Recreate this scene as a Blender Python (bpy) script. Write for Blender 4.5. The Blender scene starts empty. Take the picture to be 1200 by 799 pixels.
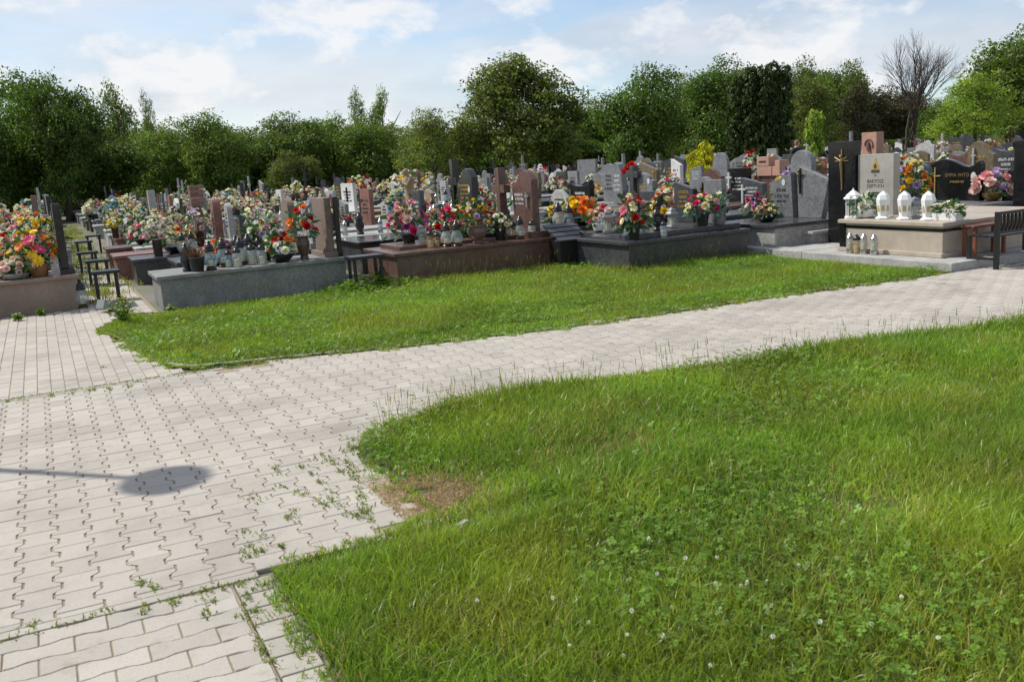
import bpy, bmesh, math, random
import numpy as np
from mathutils import Vector, Matrix
random.seed(7); rng = np.random.default_rng(7)
scene = bpy.context.scene
COL = scene.collection
# ------------------------------------------------------------------ camera
FP, CX, CY = 1100.0, 600.0, 399.5          # focal length and centre in photo pixels
PITCH, ROLL = math.atan((399.5 - 207) / FP), 0.025
SX, SY, CAMH = 0.040, 0.017, 1.55          # slope of the ground, camera height
Fv = np.array([0, math.cos(PITCH), -math.sin(PITCH)])
R0 = np.array([1., 0, 0]); U0 = np.array([0, math.sin(PITCH), math.cos(PITCH)])
Rv = math.cos(ROLL) * R0 - math.sin(ROLL) * U0
Uv = math.cos(ROLL) * U0 + math.sin(ROLL) * R0
CAM = np.array([0, 0, CAMH])
cd = bpy.data.cameras.new('camera'); cam = bpy.data.objects.new('camera', cd); COL.objects.link(cam)
cd.sensor_width = 36; cd.lens = 36 * FP / 1200; cd.clip_end = 2000; cd.clip_start = 0.05
m = Matrix.Identity(4)
for i in range(3):
    m[i][0], m[i][1], m[i][2], m[i][3] = Rv[i], Uv[i], -Fv[i], CAM[i]
cam.matrix_world = m
cd.dof.use_dof = True; cd.dof.focus_distance = 13.0; cd.dof.aperture_fstop = 7.1
scene.camera = cam
# ------------------------------------------------------------------ sky
SUN_AZ = math.atan2(-0.946, 0.324); SUN_EL = math.radians(50)
w = bpy.data.worlds.new('World'); scene.world = w; w.use_nodes = True
nt = w.node_tree; N = nt.nodes; L = nt.links; N.clear()
def nd(t, **k):
    n = N.new(t)
    for a, b in k.items(): setattr(n, a, b)
    return n
out = nd('ShaderNodeOutputWorld'); bg = nd('ShaderNodeBackground'); bg.inputs[1].default_value = 0.115
sky = nd('ShaderNodeTexSky', sky_type='NISHITA', sun_disc=False, sun_elevation=SUN_EL, sun_rotation=SUN_AZ, altitude=200, air_density=1.0, dust_density=0.6, ozone_density=2.0)
tc = nd('ShaderNodeTexCoord')
def wmath(op, a, b=None, clamp=False):
    n = nd('ShaderNodeMath', operation=op, use_clamp=clamp)
    for i, x in enumerate((a, b)):
        if x is None: continue
        if isinstance(x, (int, float)): n.inputs[i].default_value = x
        else: L.new(x, n.inputs[i])
    return n.outputs[0]
def wmap(scale, loc=(0, 0, 0)):
    n = nd('ShaderNodeMapping'); n.inputs['Scale'].default_value = scale; n.inputs['Location'].default_value = loc
    L.new(tc.outputs['Generated'], n.inputs['Vector']); return n.outputs[0]
def wnoise(vec, scale, detail, rough, dist=0):
    n = nd('ShaderNodeTexNoise'); n.inputs['Scale'].default_value = scale; n.inputs['Detail'].default_value = detail
    n.inputs['Roughness'].default_value = rough; n.inputs['Distortion'].default_value = dist
    L.new(vec, n.inputs['Vector']); return n.outputs[0]
def wramp(fac, pts):
    n = nd('ShaderNodeValToRGB'); e = n.color_ramp.elements
    while len(e) < len(pts): e.new(0.5)
    for q, (p, c) in zip(e, pts): q.position = p; q.color = (c, c, c, 1) if isinstance(c, (int, float)) else c
    L.new(fac, n.inputs[0]); return n.outputs[0]
veil = wramp(wnoise(wmap((1.3, 1.3, 6.5), (0.35, 0.2, 0.1)), 2.2, 9, 0.56, 0.35), [(0.36, 0.10), (0.51, 0.66), (0.67, 1.0)])
puffn = wnoise(wmap((2.6, 2.6, 5.0), (2.3, 0.9, 0.35)), 4.0, 12, 0.56, 0.15)
sepz = nd('ShaderNodeSeparateXYZ'); L.new(tc.outputs['Generated'], sepz.inputs[0])
low = wmath('SUBTRACT', 0.13, wmath('MULTIPLY', wmath('ABSOLUTE', sepz.outputs[2]), 0.42)); puff = wramp(wmath('ADD', puffn, low), [(0.58, 0.0), (0.69, 1.0)])
shade = wramp(wnoise(wmap((2.2, 2.2, 6.5), (1.7, 0.4, 0.52)), 2.6, 8, 0.55, 0.1), [(0.3, (3.9, 4.15, 4.6, 1)), (0.58, (5.2, 5.4, 5.75, 1)), (0.8, (4.5, 4.7, 5.1, 1))])
mix1 = nd('ShaderNodeMixRGB'); L.new(wmath('MULTIPLY', veil, 0.86), mix1.inputs[0]); L.new(sky.outputs[0], mix1.inputs[1]); L.new(shade, mix1.inputs[2])
mix2 = nd('ShaderNodeMixRGB'); L.new(wmath('MULTIPLY', puff, 0.85), mix2.inputs[0]); L.new(mix1.outputs[0], mix2.inputs[1]); mix2.inputs[2].default_value = (6.2, 6.2, 6.25, 1)
L.new(mix2.outputs[0], bg.inputs[0]); L.new(bg.outputs[0], out.inputs[0])
# ------------------------------------------------------------------ sun
sd = bpy.data.lights.new('sun', 'SUN'); sd.energy = 3.7; sd.angle = math.radians(0.8); sd.color = (1, 0.955, 0.88)
sun = bpy.data.objects.new('sun', sd); COL.objects.link(sun)
sdir = Vector((-0.946 * math.cos(SUN_EL), 0.324 * math.cos(SUN_EL), math.sin(SUN_EL)))
sun.rotation_euler = sdir.to_track_quat('Z', 'Y').to_euler(); sun.location = (-20, 8, 25)
vs = scene.view_settings; vs.view_transform = 'Standard'; vs.look = 'None'; vs.exposure = 0.4; vs.gamma = 1; vs.use_curve_mapping = False
# ------------------------------------------------------------------ geometry of the place
def ray(x, y): return Fv + Rv * (x - CX) / FP + Uv * (CY - y) / FP
def gz(x, y): return SX * x + SY * y
def ground(px, py):
    d = ray(px, py); t = CAMH / (SX * d[0] + SY * d[1] - d[2]); return CAM + t * d
def proj(X):
    d = np.array(X, float) - CAM; z = d @ Fv
    return CX + FP * (d @ Rv) / z, CY - FP * (d @ Uv) / z, z
vd = ray(40, 225)[:2]; vd = vd / np.linalg.norm(vd); ud = np.array([vd[1], -vd[0]])
O2 = ground(190, 364)[:2]
def uv(px, py):
    p = ground(px, py)[:2] - O2; return float(p @ ud), float(p @ vd)
def W(a, b, h=0.0):
    p = O2 + a * ud + b * vd; return np.array([p[0], p[1], gz(p[0], p[1]) + h])
def ab(p):
    q = np.array(p[:2]) - O2; return float(q @ ud), float(q @ vd)
nrm = Vector((-SX, -SY, 1)).normalized()
u3 = Vector((ud[0], ud[1], gz(*ud))).normalized(); v3 = nrm.cross(u3).normalized()
def frame(a, b, h=0.0, rot=0.0):
    mm = Matrix.Identity(4); p = W(a, b, h)
    for i in range(3): mm[i][0], mm[i][1], mm[i][2], mm[i][3] = u3[i], v3[i], nrm[i], p[i]
    return mm @ Matrix.Rotation(rot, 4, 'Z')
def at_depth(px, d):
    """ground point that shows in photo column px at depth d"""
    lo, hi = 150.0, 3000.0
    for _ in range(60):
        mid = (lo + hi) / 2; r_ = ray(px, mid); den = SX * r_[0] + SY * r_[1] - r_[2]
        z = 1e9 if den <= 0 else CAMH / den
        if z > d: lo = mid
        else: hi = mid
    return ground(px, hi)
def height_to(p, py):
    """height above ground point p that reaches photo row py"""
    lo, hi = 0.0, 40.0
    for _ in range(50):
        mid = (lo + hi) / 2
        if proj((p[0], p[1], p[2] + mid))[1] > py: lo = mid
        else: hi = mid
    return lo
# ------------------------------------------------------------------ materials
MATS = {}
def mat(name, col, rough=0.6, metal=0.0, build=None, **kw):
    if name in MATS: return MATS[name]
    mt = bpy.data.materials.new(name); mt.use_nodes = True; t = mt.node_tree; b = t.nodes['Principled BSDF']
    b.inputs['Base Color'].default_value = (*col, 1); b.inputs['Roughness'].default_value = rough; b.inputs['Metallic'].default_value = metal
    for k, v in kw.items(): b.inputs[k].default_value = v
    if build: build(t, b, col)
    MATS[name] = mt; return mt
def tn(t, typ, **k):
    n = t.nodes.new(typ)
    for a, v in k.items(): setattr(n, a, v)
    return n
def tnoise(t, scale, detail=4, rough=0.6, coord='Object', vec=None):
    n = tn(t, 'ShaderNodeTexNoise'); n.inputs['Scale'].default_value = scale; n.inputs['Detail'].default_value = detail; n.inputs['Roughness'].default_value = rough
    if vec is None:
        c = tn(t, 'ShaderNodeTexCoord'); vec = c.outputs[coord]
    t.links.new(vec, n.inputs['Vector']); return n.outputs[0]
def tramp(t, fac, pts):
    n = tn(t, 'ShaderNodeValToRGB'); e = n.color_ramp.elements
    while len(e) < len(pts): e.new(0.5)
    for q, (p, c) in zip(e, pts): q.position = p; q.color = (c, c, c, 1) if isinstance(c, (int, float)) else (*c[:3], 1)
    t.links.new(fac, n.inputs[0]); return n.outputs[0]
def tmix(t, fac, a, b, mode='MIX'):
    n = tn(t, 'ShaderNodeMixRGB', blend_type=mode)
    for i, x in enumerate((fac, a, b)):
        if isinstance(x, (int, float)): n.inputs[i].default_value = x if i == 0 else (x, x, x, 1)
        elif isinstance(x, tuple): n.inputs[i].default_value = (*x[:3], 1)
        else: t.links.new(x, n.inputs[i])
    return n.outputs[0]
def tbump(t, b, h, strength=0.3, dist=0.01):
    n = tn(t, 'ShaderNodeBump'); n.inputs['Strength'].default_value = strength; n.inputs['Distance'].default_value = dist
    t.links.new(h, n.inputs['Height']); t.links.new(n.outputs[0], b.inputs['Normal'])
def sc(c, k): return tuple(min(1, x * k) for x in c)
def granite(name, col, rough=0.28, speck=0.5):
    def build(t, b, c):
        vo = tn(t, 'ShaderNodeTexVoronoi'); vo.inputs['Scale'].default_value = 90
        cc = tn(t, 'ShaderNodeTexCoord'); t.links.new(cc.outputs['Object'], vo.inputs['Vector'])
        sp = tramp(t, vo.outputs['Color'], [(0.1, sc(c, 1 - speck)), (0.5, c), (0.95, sc(c, 1 + speck))])
        cl = tramp(t, tnoise(t, 5, 5, 0.65), [(0.3, 0.72), (0.7, 1.18)])
        base = tmix(t, 1.0, sp, cl, 'MULTIPLY')
        dirt = tramp(t, tnoise(t, 2.2, 6, 0.7), [(0.5, 0.0), (0.8, 0.5 if max(c) > 0.1 else 0.12)])
        t.links.new(tmix(t, dirt, base, (0.16, 0.15, 0.13)), b.inputs['Base Color'])
        t.links.new(tramp(t, tnoise(t, 7, 4), [(0.35, rough * 0.8), (0.7, min(1, rough * 1.9))]), b.inputs['Roughness'])
    return mat(name, col, rough, build=build)
def stone(name, col, rough=0.85, amt=0.3, scale=18):
    def build(t, b, c):
        n1 = tnoise(t, scale, 8, 0.7); n2 = tnoise(t, 1.6, 5, 0.65)
        base = tmix(t, 1.0, tramp(t, n1, [(0.25, sc(c, 1 - amt)), (0.75, sc(c, 1 + amt))]), tramp(t, n2, [(0.3, 0.75), (0.7, 1.1)]), 'MULTIPLY')
        t.links.new(base, b.inputs['Base Color']); tbump(t, b, tnoise(t, scale * 4, 6, 0.7), 0.35, 0.004)
    return mat(name, col, rough, build=build)
G = {'grey': granite('grey granite', (0.17, 0.175, 0.18)), 'dark': granite('dark grey granite', (0.055, 0.057, 0.062), 0.2), 'black': granite('black granite', (0.012, 0.012, 0.013), 0.12, 0.4),
     'brown': granite('brown granite', (0.115, 0.06, 0.046), 0.25), 'red': granite('red granite', (0.22, 0.10, 0.075), 0.3), 'pale': granite('pale granite', (0.36, 0.35, 0.33), 0.4),
     'beige': stone('beige limestone', (0.40, 0.34, 0.27), 0.55, 0.12, 9), 'lime': stone('pale limestone', (0.37, 0.35, 0.31), 0.5, 0.1, 10), 'olive': granite('olive brown granite', (0.135, 0.105, 0.06), 0.3),
     'white': stone('white marble', (0.60, 0.59, 0.57), 0.45, 0.06), 'terrazzo': granite('grey terrazzo', (0.20, 0.203, 0.193), 0.6, 0.35), 'concrete': stone('pale concrete', (0.38, 0.37, 0.35)),
     'rust': stone('mottled brown stone', (0.20, 0.145, 0.11), 0.8, 0.5, 30), 'pink': stone('pinkish sandstone', (0.42, 0.24, 0.18), 0.8, 0.2), 'sand': stone('weathered sandstone', (0.33, 0.25, 0.15), 0.9, 0.35),
     'green': granite('greenish black granite', (0.022, 0.027, 0.025), 0.15, 0.4), 'tan': stone('tan stone', (0.27, 0.20, 0.15), 0.7, 0.15)}
GWORD = {'grey': 'grey granite', 'dark': 'dark grey granite', 'black': 'black granite', 'brown': 'brown granite', 'red': 'reddish granite', 'pale': 'pale grey granite', 'beige': 'beige stone', 'lime': 'pale beige stone',
         'olive': 'olive brown granite', 'white': 'white stone', 'terrazzo': 'grey terrazzo', 'concrete': 'pale concrete', 'rust': 'mottled brown stone', 'pink': 'pinkish stone', 'sand': 'weathered sandstone', 'green': 'greenish black granite', 'tan': 'tan stone'}
M_dgold = mat('dull gold paint', (0.34, 0.24, 0.10), 0.4, 0.6); M_gold = mat('gold paint', (0.62, 0.42, 0.12), 0.35, 0.6); M_letter = mat('white lettering', (0.6, 0.6, 0.58), 0.6); M_dletter = mat('dark lettering', (0.05, 0.045, 0.04), 0.6)
M_bronze = mat('bronze', (0.10, 0.065, 0.03), 0.4, 0.8); M_blackmetal = mat('black painted metal', (0.012, 0.012, 0.013), 0.35); M_steel = mat('bright steel', (0.55, 0.55, 0.55), 0.22, 1.0)
M_blackplastic = mat('black plastic', (0.015, 0.015, 0.016), 0.3); M_white = mat('white enamel', (0.75, 0.75, 0.73), 0.35); M_enamel = mat('portrait enamel', (0.55, 0.55, 0.55), 0.25)
M_redwood = mat('red brown varnished wood', (0.20, 0.06, 0.035), 0.4, build=lambda t, b, c: t.links.new(tramp(t, tnoise(t, 12, 6), [(0.3, sc(c, 0.6)), (0.7, sc(c, 1.3))]), b.inputs['Base Color']))
M_greymetal = mat('grey galvanised metal', (0.28, 0.28, 0.28), 0.4, 0.8); M_wax = mat('candle wax', (0.75, 0.66, 0.45), 0.5); M_redglass = mat('red candle glass', (0.35, 0.05, 0.015), 0.12)
M_basket = mat('woven basket', (0.22, 0.10, 0.035), 0.7); M_brownpot = mat('brown glazed pot', (0.10, 0.06, 0.045), 0.3); M_greypot = mat('grey pot', (0.22, 0.24, 0.24), 0.5); M_goldpot = mat('golden brown bowl', (0.22, 0.13, 0.03), 0.35)
M_bark = stone('bark', (0.07, 0.055, 0.04), 0.95, 0.5, 9); M_twig = mat('bare twigs', (0.075, 0.06, 0.05), 0.9)
def glassm(name, col):
    mt = bpy.data.materials.new(name); mt.use_nodes = True; t = mt.node_tree; b = t.nodes['Principled BSDF']
    b.inputs['Base Color'].default_value = (*col, 1); b.inputs['Roughness'].default_value = 0.08; b.inputs['IOR'].default_value = 1.45
    tr = tn(t, 'ShaderNodeBsdfTransparent'); tr.inputs[0].default_value = (0.95, 0.97, 0.97, 1); mx = tn(t, 'ShaderNodeMixShader'); mx.inputs[0].default_value = 0.40
    t.links.new(tr.outputs[0], mx.inputs[1]); t.links.new(b.outputs[0], mx.inputs[2]); t.links.new(mx.outputs[0], t.nodes['Material Output'].inputs[0])
    MATS[name] = mt; return mt
GL = {'clear': glassm('clear lantern glass', (0.40, 0.44, 0.44)), 'blue': glassm('bluish lantern glass', (0.30, 0.42, 0.48)), 'amber': glassm('amber lantern glass', (0.36, 0.22, 0.08)), 'white': glassm('milky lantern glass', (0.60, 0.60, 0.57))}
def leafm(name, col, trans=0.45, attr=False, rough=0.5, hue=0.0):
    mt = bpy.data.materials.new(name); mt.use_nodes = True; t = mt.node_tree; b = t.nodes['Principled BSDF']
    b.inputs['Roughness'].default_value = rough; b.inputs['Specular IOR Level'].default_value = 0.3
    c = tramp(t, tnoise(t, 0.9, 3, 0.6), [(0.3, sc(col, 0.75)), (0.7, sc(col, 1.25))])
    if attr:
        at = tn(t, 'ShaderNodeAttribute', attribute_name='tint'); c = tmix(t, 1.0, c, at.outputs['Color'], 'MULTIPLY')
    oi = tn(t, 'ShaderNodeObjectInfo'); hs = tn(t, 'ShaderNodeHueSaturation'); hs.inputs['Hue'].default_value = 0.5
    mr = tn(t, 'ShaderNodeMapRange'); mr.inputs[3].default_value = 0.82; mr.inputs[4].default_value = 1.15
    t.links.new(oi.outputs['Random'], mr.inputs[0]); t.links.new(mr.outputs[0], hs.inputs['Value']); t.links.new(c, hs.inputs['Color'])
    t.links.new(hs.outputs[0], b.inputs['Base Color'])
    tl = tn(t, 'ShaderNodeBsdfTranslucent'); tlc = tmix(t, 1.0, hs.outputs[0], (1.12, 1.2, 0.5), 'MULTIPLY'); t.links.new(tlc, tl.inputs[0])
    mx = tn(t, 'ShaderNodeMixShader'); mx.inputs[0].default_value = trans
    t.links.new(b.outputs[0], mx.inputs[1]); t.links.new(tl.outputs[0], mx.inputs[2]); t.links.new(mx.outputs[0], t.nodes['Material Output'].inputs[0])
    MATS[name] = mt; return mt
M_grass = leafm('grass blades', (0.222, 0.325, 0.046), 0.46, True, 0.33); M_clover = leafm('clover leaves', (0.17, 0.30, 0.034), 0.44, True)
LEAF = {'dark': leafm('dark tree leaves', (0.098, 0.165, 0.032), 0.48, True), 'mid': leafm('mid green tree leaves', (0.135, 0.205, 0.042), 0.48, True), 'olive': leafm('olive tree leaves', (0.14, 0.178, 0.042), 0.46, True),
        'light': leafm('light green tree leaves', (0.26, 0.37, 0.06), 0.5, True), 'thuja': leafm('thuja sprays', (0.062, 0.10, 0.022), 0.3, True), 'yellow': leafm('yellow green shrub leaves', (0.50, 0.46, 0.02), 0.4, True), 'brownish': leafm('thin brownish leaves', (0.075, 0.07, 0.03), 0.35, True)}
M_weedp = leafm('weed leaves', (0.16, 0.25, 0.04), 0.4); M_fol = leafm('bouquet leaves', (0.05, 0.13, 0.035), 0.25); M_fol2 = leafm('bluish bouquet leaves', (0.07, 0.16, 0.10), 0.25); M_dry = leafm('dried stems', (0.30, 0.17, 0.08), 0.3); M_weed = leafm('weeds', (0.20, 0.26, 0.05), 0.4, True)
PET = {'white': (0.78, 0.77, 0.74), 'cream': (0.76, 0.68, 0.46), 'pink': (0.72, 0.34, 0.42), 'palepink': (0.75, 0.52, 0.54), 'hotpink': (0.68, 0.05, 0.22), 'red': (0.55, 0.012, 0.018), 'darkred': (0.25, 0.008, 0.02), 'orange': (0.78, 0.20, 0.03),
       'yellow': (0.82, 0.56, 0.03), 'purple': (0.30, 0.06, 0.32), 'lilac': (0.50, 0.38, 0.66), 'salmon': (0.74, 0.40, 0.31), 'blue': (0.2, 0.35, 0.6)}
PETM = {k: leafm(k + ' petals', v, 0.25) for k, v in PET.items()}
# ------------------------------------------------------------------ object helpers
LABELS = set()
def tag(o, label, cat, group=None):
    base = label; LABELS.add(label); o['label'] = label; o['category'] = cat
    if group: o['group'] = group
    return o
def empty(name, mw, label=None, cat=None, group=None):
    o = bpy.data.objects.new(name, None); COL.objects.link(o); o.empty_display_size = 0.1; o.matrix_world = mw
    if label: tag(o, label, cat, group)
    return o
def link(name, me, parent=None, mw=None, ml=None):
    o = bpy.data.objects.new(name, me); COL.objects.link(o)
    if parent is not None: o.parent = parent
    if ml is not None: o.matrix_local = ml
    if mw is not None: o.matrix_world = mw
    return o
class MB:
    def __init__(s): s.v = []; s.f = []; s.m = []; s.mi = 0
    def add(s, vs_, fs_):
        o = len(s.v); s.v += [tuple(map(float, p)) for p in vs_]; s.f += [tuple(i + o for i in f) for f in fs_]; s.m += [s.mi] * len(fs_); return s
    def box(s, x0, x1, y0, y1, z0, z1, ins=0.0):
        a = ins
        return s.add([(x0, y0, z0), (x1, y0, z0), (x1, y1, z0), (x0, y1, z0), (x0 + a, y0 + a, z1), (x1 - a, y0 + a, z1), (x1 - a, y1 - a, z1), (x0 + a, y1 - a, z1)],
              [(3, 2, 1, 0), (4, 5, 6, 7), (0, 1, 5, 4), (1, 2, 6, 5), (2, 3, 7, 6), (3, 0, 4, 7)])
    def prism(s, pts, x0, x1, z=False):
        n = len(pts)
        if z: V = [(p[0], p[1], x0) for p in pts] + [(p[0], p[1], x1) for p in pts]
        else: V = [(x0, p[0], p[1]) for p in pts] + [(x1, p[0], p[1]) for p in pts]
        return s.add(V, [tuple(range(n))[::-1], tuple(range(n, 2 * n))] + [(i, (i + 1) % n, n + (i + 1) % n, n + i) for i in range(n)])
    def lathe(s, prof, n=12, c=(0, 0, 0), ry=1.0):
        V = []; Fc = []
        for r, z in prof:
            for k in range(n):
                a = 2 * math.pi * k / n; V.append((c[0] + r * math.cos(a), c[1] + r * ry * math.sin(a), c[2] + z))
        for i in range(len(prof) - 1):
            for k in range(n): Fc.append((i * n + k, i * n + (k + 1) % n, (i + 1) * n + (k + 1) % n, (i + 1) * n + k))
        Fc.append(tuple(range(n))[::-1]); Fc.append(tuple(range((len(prof) - 1) * n, len(prof) * n)))
        return s.add(V, Fc)
    def tube(s, pts, rad, n=6):
        pts = [Vector(p) for p in pts]; V = []; Fc = []
        for i, p in enumerate(pts):
            t = (pts[min(i + 1, len(pts) - 1)] - pts[max(i - 1, 0)]).normalized()
            a = t.orthogonal().normalized() if i == 0 else (a0 - t * a0.dot(t)).normalized()
            a0 = a; b = t.cross(a); r = rad[i] if isinstance(rad, (list, tuple)) else rad
            for k in range(n):
                q = 2 * math.pi * k / n; V.append(p + (a * math.cos(q) + b * math.sin(q)) * r)
        for i in range(len(pts) - 1):
            for k in range(n): Fc.append((i * n + k, i * n + (k + 1) % n, (i + 1) * n + (k + 1) % n, (i + 1) * n + k))
        Fc.append(tuple(range(n))[::-1]); Fc.append(tuple(range((len(pts) - 1) * n, len(pts) * n)))
        return s.add(V, Fc)
    def mesh(s, name, mats, bevel=0, smooth=False):
        me = bpy.data.meshes.new(name); me.from_pydata(s.v, [], s.f)
        for k in (mats if isinstance(mats, (list, tuple)) else [mats]): me.materials.append(k)
        if len(set(s.m)) > 1: me.polygons.foreach_set('material_index', s.m)
        if bevel:
            bm = bmesh.new(); bm.from_mesh(me)
            es = [e for e in bm.edges if len(e.link_faces) == 2 and e.calc_face_angle(0) > 0.6]
            bmesh.ops.bevel(bm, geom=es, offset=bevel, segments=2, affect='EDGES', profile=0.6, clamp_overlap=True); bm.to_mesh(me); bm.free()
        if smooth:
            me.polygons.foreach_set('use_smooth', [True] * len(me.polygons))
            try: me.set_sharp_from_angle(angle=0.7)
            except Exception: pass
        me.update(); return me
    def obj(s, name, mats, parent=None, ml=None, mw=None, bevel=0, smooth=False):
        return link(name, s.mesh(name, mats, bevel, smooth), parent, mw, ml)
def np_mesh(name, V, Fa, mt, tint=None, n=4):
    """big mesh from arrays: V (k,3), Fa (m,n) index array"""
    me = bpy.data.meshes.new(name); V = np.asarray(V, np.float32); Fa = np.asarray(Fa, np.int32)
    me.vertices.add(len(V)); me.vertices.foreach_set('co', V.ravel())
    me.loops.add(Fa.size); me.loops.foreach_set('vertex_index', Fa.ravel())
    me.polygons.add(len(Fa)); me.polygons.foreach_set('loop_start', np.arange(0, Fa.size, n, dtype=np.int32))
    try: me.polygons.foreach_set('loop_total', np.full(len(Fa), n, np.int32))
    except Exception: pass
    me.update(calc_edges=True)
    if tint is not None:
        at = me.color_attributes.new('tint', 'FLOAT_COLOR', 'POINT')
        c4 = np.ones((len(V), 4), np.float32); c4[:, :3] = tint; at.data.foreach_set('color', c4.ravel())
    me.materials.append(mt); return me
def T(x, y, z, rz=0, s=1.0): return Matrix.Translation((x, y, z)) @ Matrix.Rotation(rz, 4, 'Z') @ Matrix.Scale(s, 4)
def inpoly(P, poly):
    x, y = P[:, 0], P[:, 1]; c = np.zeros(len(P), bool); n = len(poly)
    for i in range(n):
        x1, y1 = poly[i]; x2, y2 = poly[(i + 1) % n]
        if y1 == y2: continue
        k = ((y1 > y) != (y2 > y)) & (x < (x2 - x1) * (y - y1) / (y2 - y1) + x1); c ^= k
    return c
def polydist(P, poly):
    d = np.full(len(P), 1e9); n = len(poly)
    for i in range(n):
        a = np.array(poly[i]); b = np.array(poly[(i + 1) % n]); e = b - a
        t = np.clip(((P - a) @ e) / (e @ e), 0, 1); d = np.minimum(d, np.linalg.norm(P - a - t[:, None] * e, axis=1))
    return d
def WN(A, h=0.0):
    p = O2[None] + A[:, :1] * ud[None] + A[:, 1:2] * vd[None]
    return np.column_stack([p, p[:, 0] * SX + p[:, 1] * SY + h])
def projN(X):
    d = X - CAM; z = d @ Fv; zz = np.where(z > 0.05, z, 0.05)
    return np.column_stack([CX + FP * (d @ Rv) / zz, CY - FP * (d @ Uv) / zz, z])
# ================================================================== THE SETTING
def gsheet(name, poly, h, mt):
    me = bpy.data.meshes.new(name); me.from_pydata([tuple(W(a, b, h)) for a, b in poly], [], [tuple(range(len(poly)))]); me.materials.append(mt)
    bm = bmesh.new(); bm.from_mesh(me); bmesh.ops.recalc_face_normals(bm, faces=bm.faces)
    for f in bm.faces:
        if f.normal.z < 0: f.normal_flip()
    bm.to_mesh(me); bm.free()
    o = link(name, me); o['kind'] = 'structure'; return o
def ground_build(t, b, c):
    n1 = tnoise(t, 0.35, 8, 0.65); n2 = tnoise(t, 14, 8, 0.7)
    a_ = tmix(t, tramp(t, n2, [(0.3, 0.0), (0.7, 1.0)]), (0.13, 0.115, 0.09), (0.22, 0.20, 0.17))
    t.links.new(tmix(t, tramp(t, n1, [(0.45, 0.0), (0.62, 1.0)]), a_, (0.075, 0.095, 0.025)), b.inputs['Base Color']); tbump(t, b, n2, 0.6, 0.02)
M_ground = mat('sandy trodden ground', (0.2, 0.18, 0.14), 0.95, build=ground_build)
gsheet('ground', [(-160, -160), (240, -160), (240, 260), (-160, 260)], -0.020, M_ground)
def soil_build(t, b, c):
    n2 = tnoise(t, 25, 8, 0.7); t.links.new(tramp(t, n2, [(0.3, (0.035, 0.04, 0.015)), (0.55, (0.07, 0.085, 0.025)), (0.8, (0.16, 0.13, 0.07))]), b.inputs['Base Color']); tbump(t, b, n2, 0.8, 0.02)
M_soil = mat('lawn soil', (0.06, 0.06, 0.03), 0.95, build=soil_build)
PATH_LOW = [(-0.56, -8.66), (-0.02, -8.54), (0.2, -8.36), (0.17, -7.8), (0.2, -7.2), (0.42, -6.88), (0.9, -6.72), (1.55, -6.70), (2.8, -6.92), (4.3, -7.12), (5.84, -7.45), (9.0, -8.05), (13.5, -9.0)]
PATH_TOP = [(-0.42, -3.75), (-0.25, -4.05), (0.49, -4.25), (1.4, -4.55), (2.95, -4.83), (5.28, -4.94), (7.57, -5.11), (8.2, -5.22), (13.5, -5.75)]
NEAR_LAWN = PATH_LOW + [(13.5, -14), (-0.55, -14)]
UP_LAWN = [(-0.80, -0.95), (-0.62, -2.0), (-0.5, -3.2)] + PATH_TOP[:7] + [(7.8, -5.1), (7.8, -3.3), (7.8, -1.95), (7.6, -1.9), (5.72, -1.9), (5.72, -0.35), (3.1, -0.35), (2.5, -0.06), (0.0, -0.06), (-0.12, -0.35), (-0.35, 0.2)]
gsheet('lawn', NEAR_LAWN, -0.004, M_soil); gsheet('lawn', UP_LAWN, -0.002, M_soil)
# --- pavers
def paver_build(t, b, c):
    oi = tn(t, 'ShaderNodeObjectInfo'); ge = tn(t, 'ShaderNodeNewGeometry'); ad = tn(t, 'ShaderNodeMath', operation='ADD'); fr = tn(t, 'ShaderNodeMath', operation='FRACT')
    t.links.new(oi.outputs['Random'], ad.inputs[0]); t.links.new(ge.outputs['Random Per Island'], ad.inputs[1]); t.links.new(ad.outputs[0], fr.inputs[0])
    tone = tramp(t, fr.outputs[0], [(0.0, sc(c, 0.86)), (0.12, sc(c, 0.95)), (0.85, sc(c, 1.02)), (1.0, sc(c, 1.09))])
    pos = ge.outputs['Position']
    blot = tramp(t, tnoise(t, 1.3, 6, 0.6, vec=pos), [(0.28, 0.74), (0.5, 0.98), (0.75, 1.08)]); fine = tramp(t, tnoise(t, 160, 3, 0.6, vec=pos), [(0.3, 0.86), (0.7, 1.1)])
    c1 = tmix(t, 1.0, tmix(t, 1.0, tone, blot, 'MULTIPLY'), fine, 'MULTIPLY')
    st = tramp(t, tnoise(t, 7, 7, 0.7, vec=pos), [(0.55, 0.0), (0.75, 0.6)])
    t.links.new(tmix(t, st, c1, (0.24, 0.205, 0.155)), b.inputs['Base Color']); tbump(t, b, tnoise(t, 220, 3, 0.7, vec=pos), 0.3, 0.003)
M_paver = mat('concrete paver', (0.40, 0.363, 0.314), 0.9, build=paver_build)
M_joint = mat('joint sand', (0.2, 0.16, 0.11), 0.95, build=lambda t, b, c: t.links.new(tramp(t, tnoise(t, 9, 8, 0.7), [(0.3, (0.20, 0.155, 0.10)), (0.6, (0.30, 0.24, 0.165)), (0.78, (0.14, 0.14, 0.05))]), b.inputs['Base Color']))
M_kerb = stone('concrete kerb', (0.39, 0.355, 0.305), 0.9, 0.12, 30)
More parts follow.
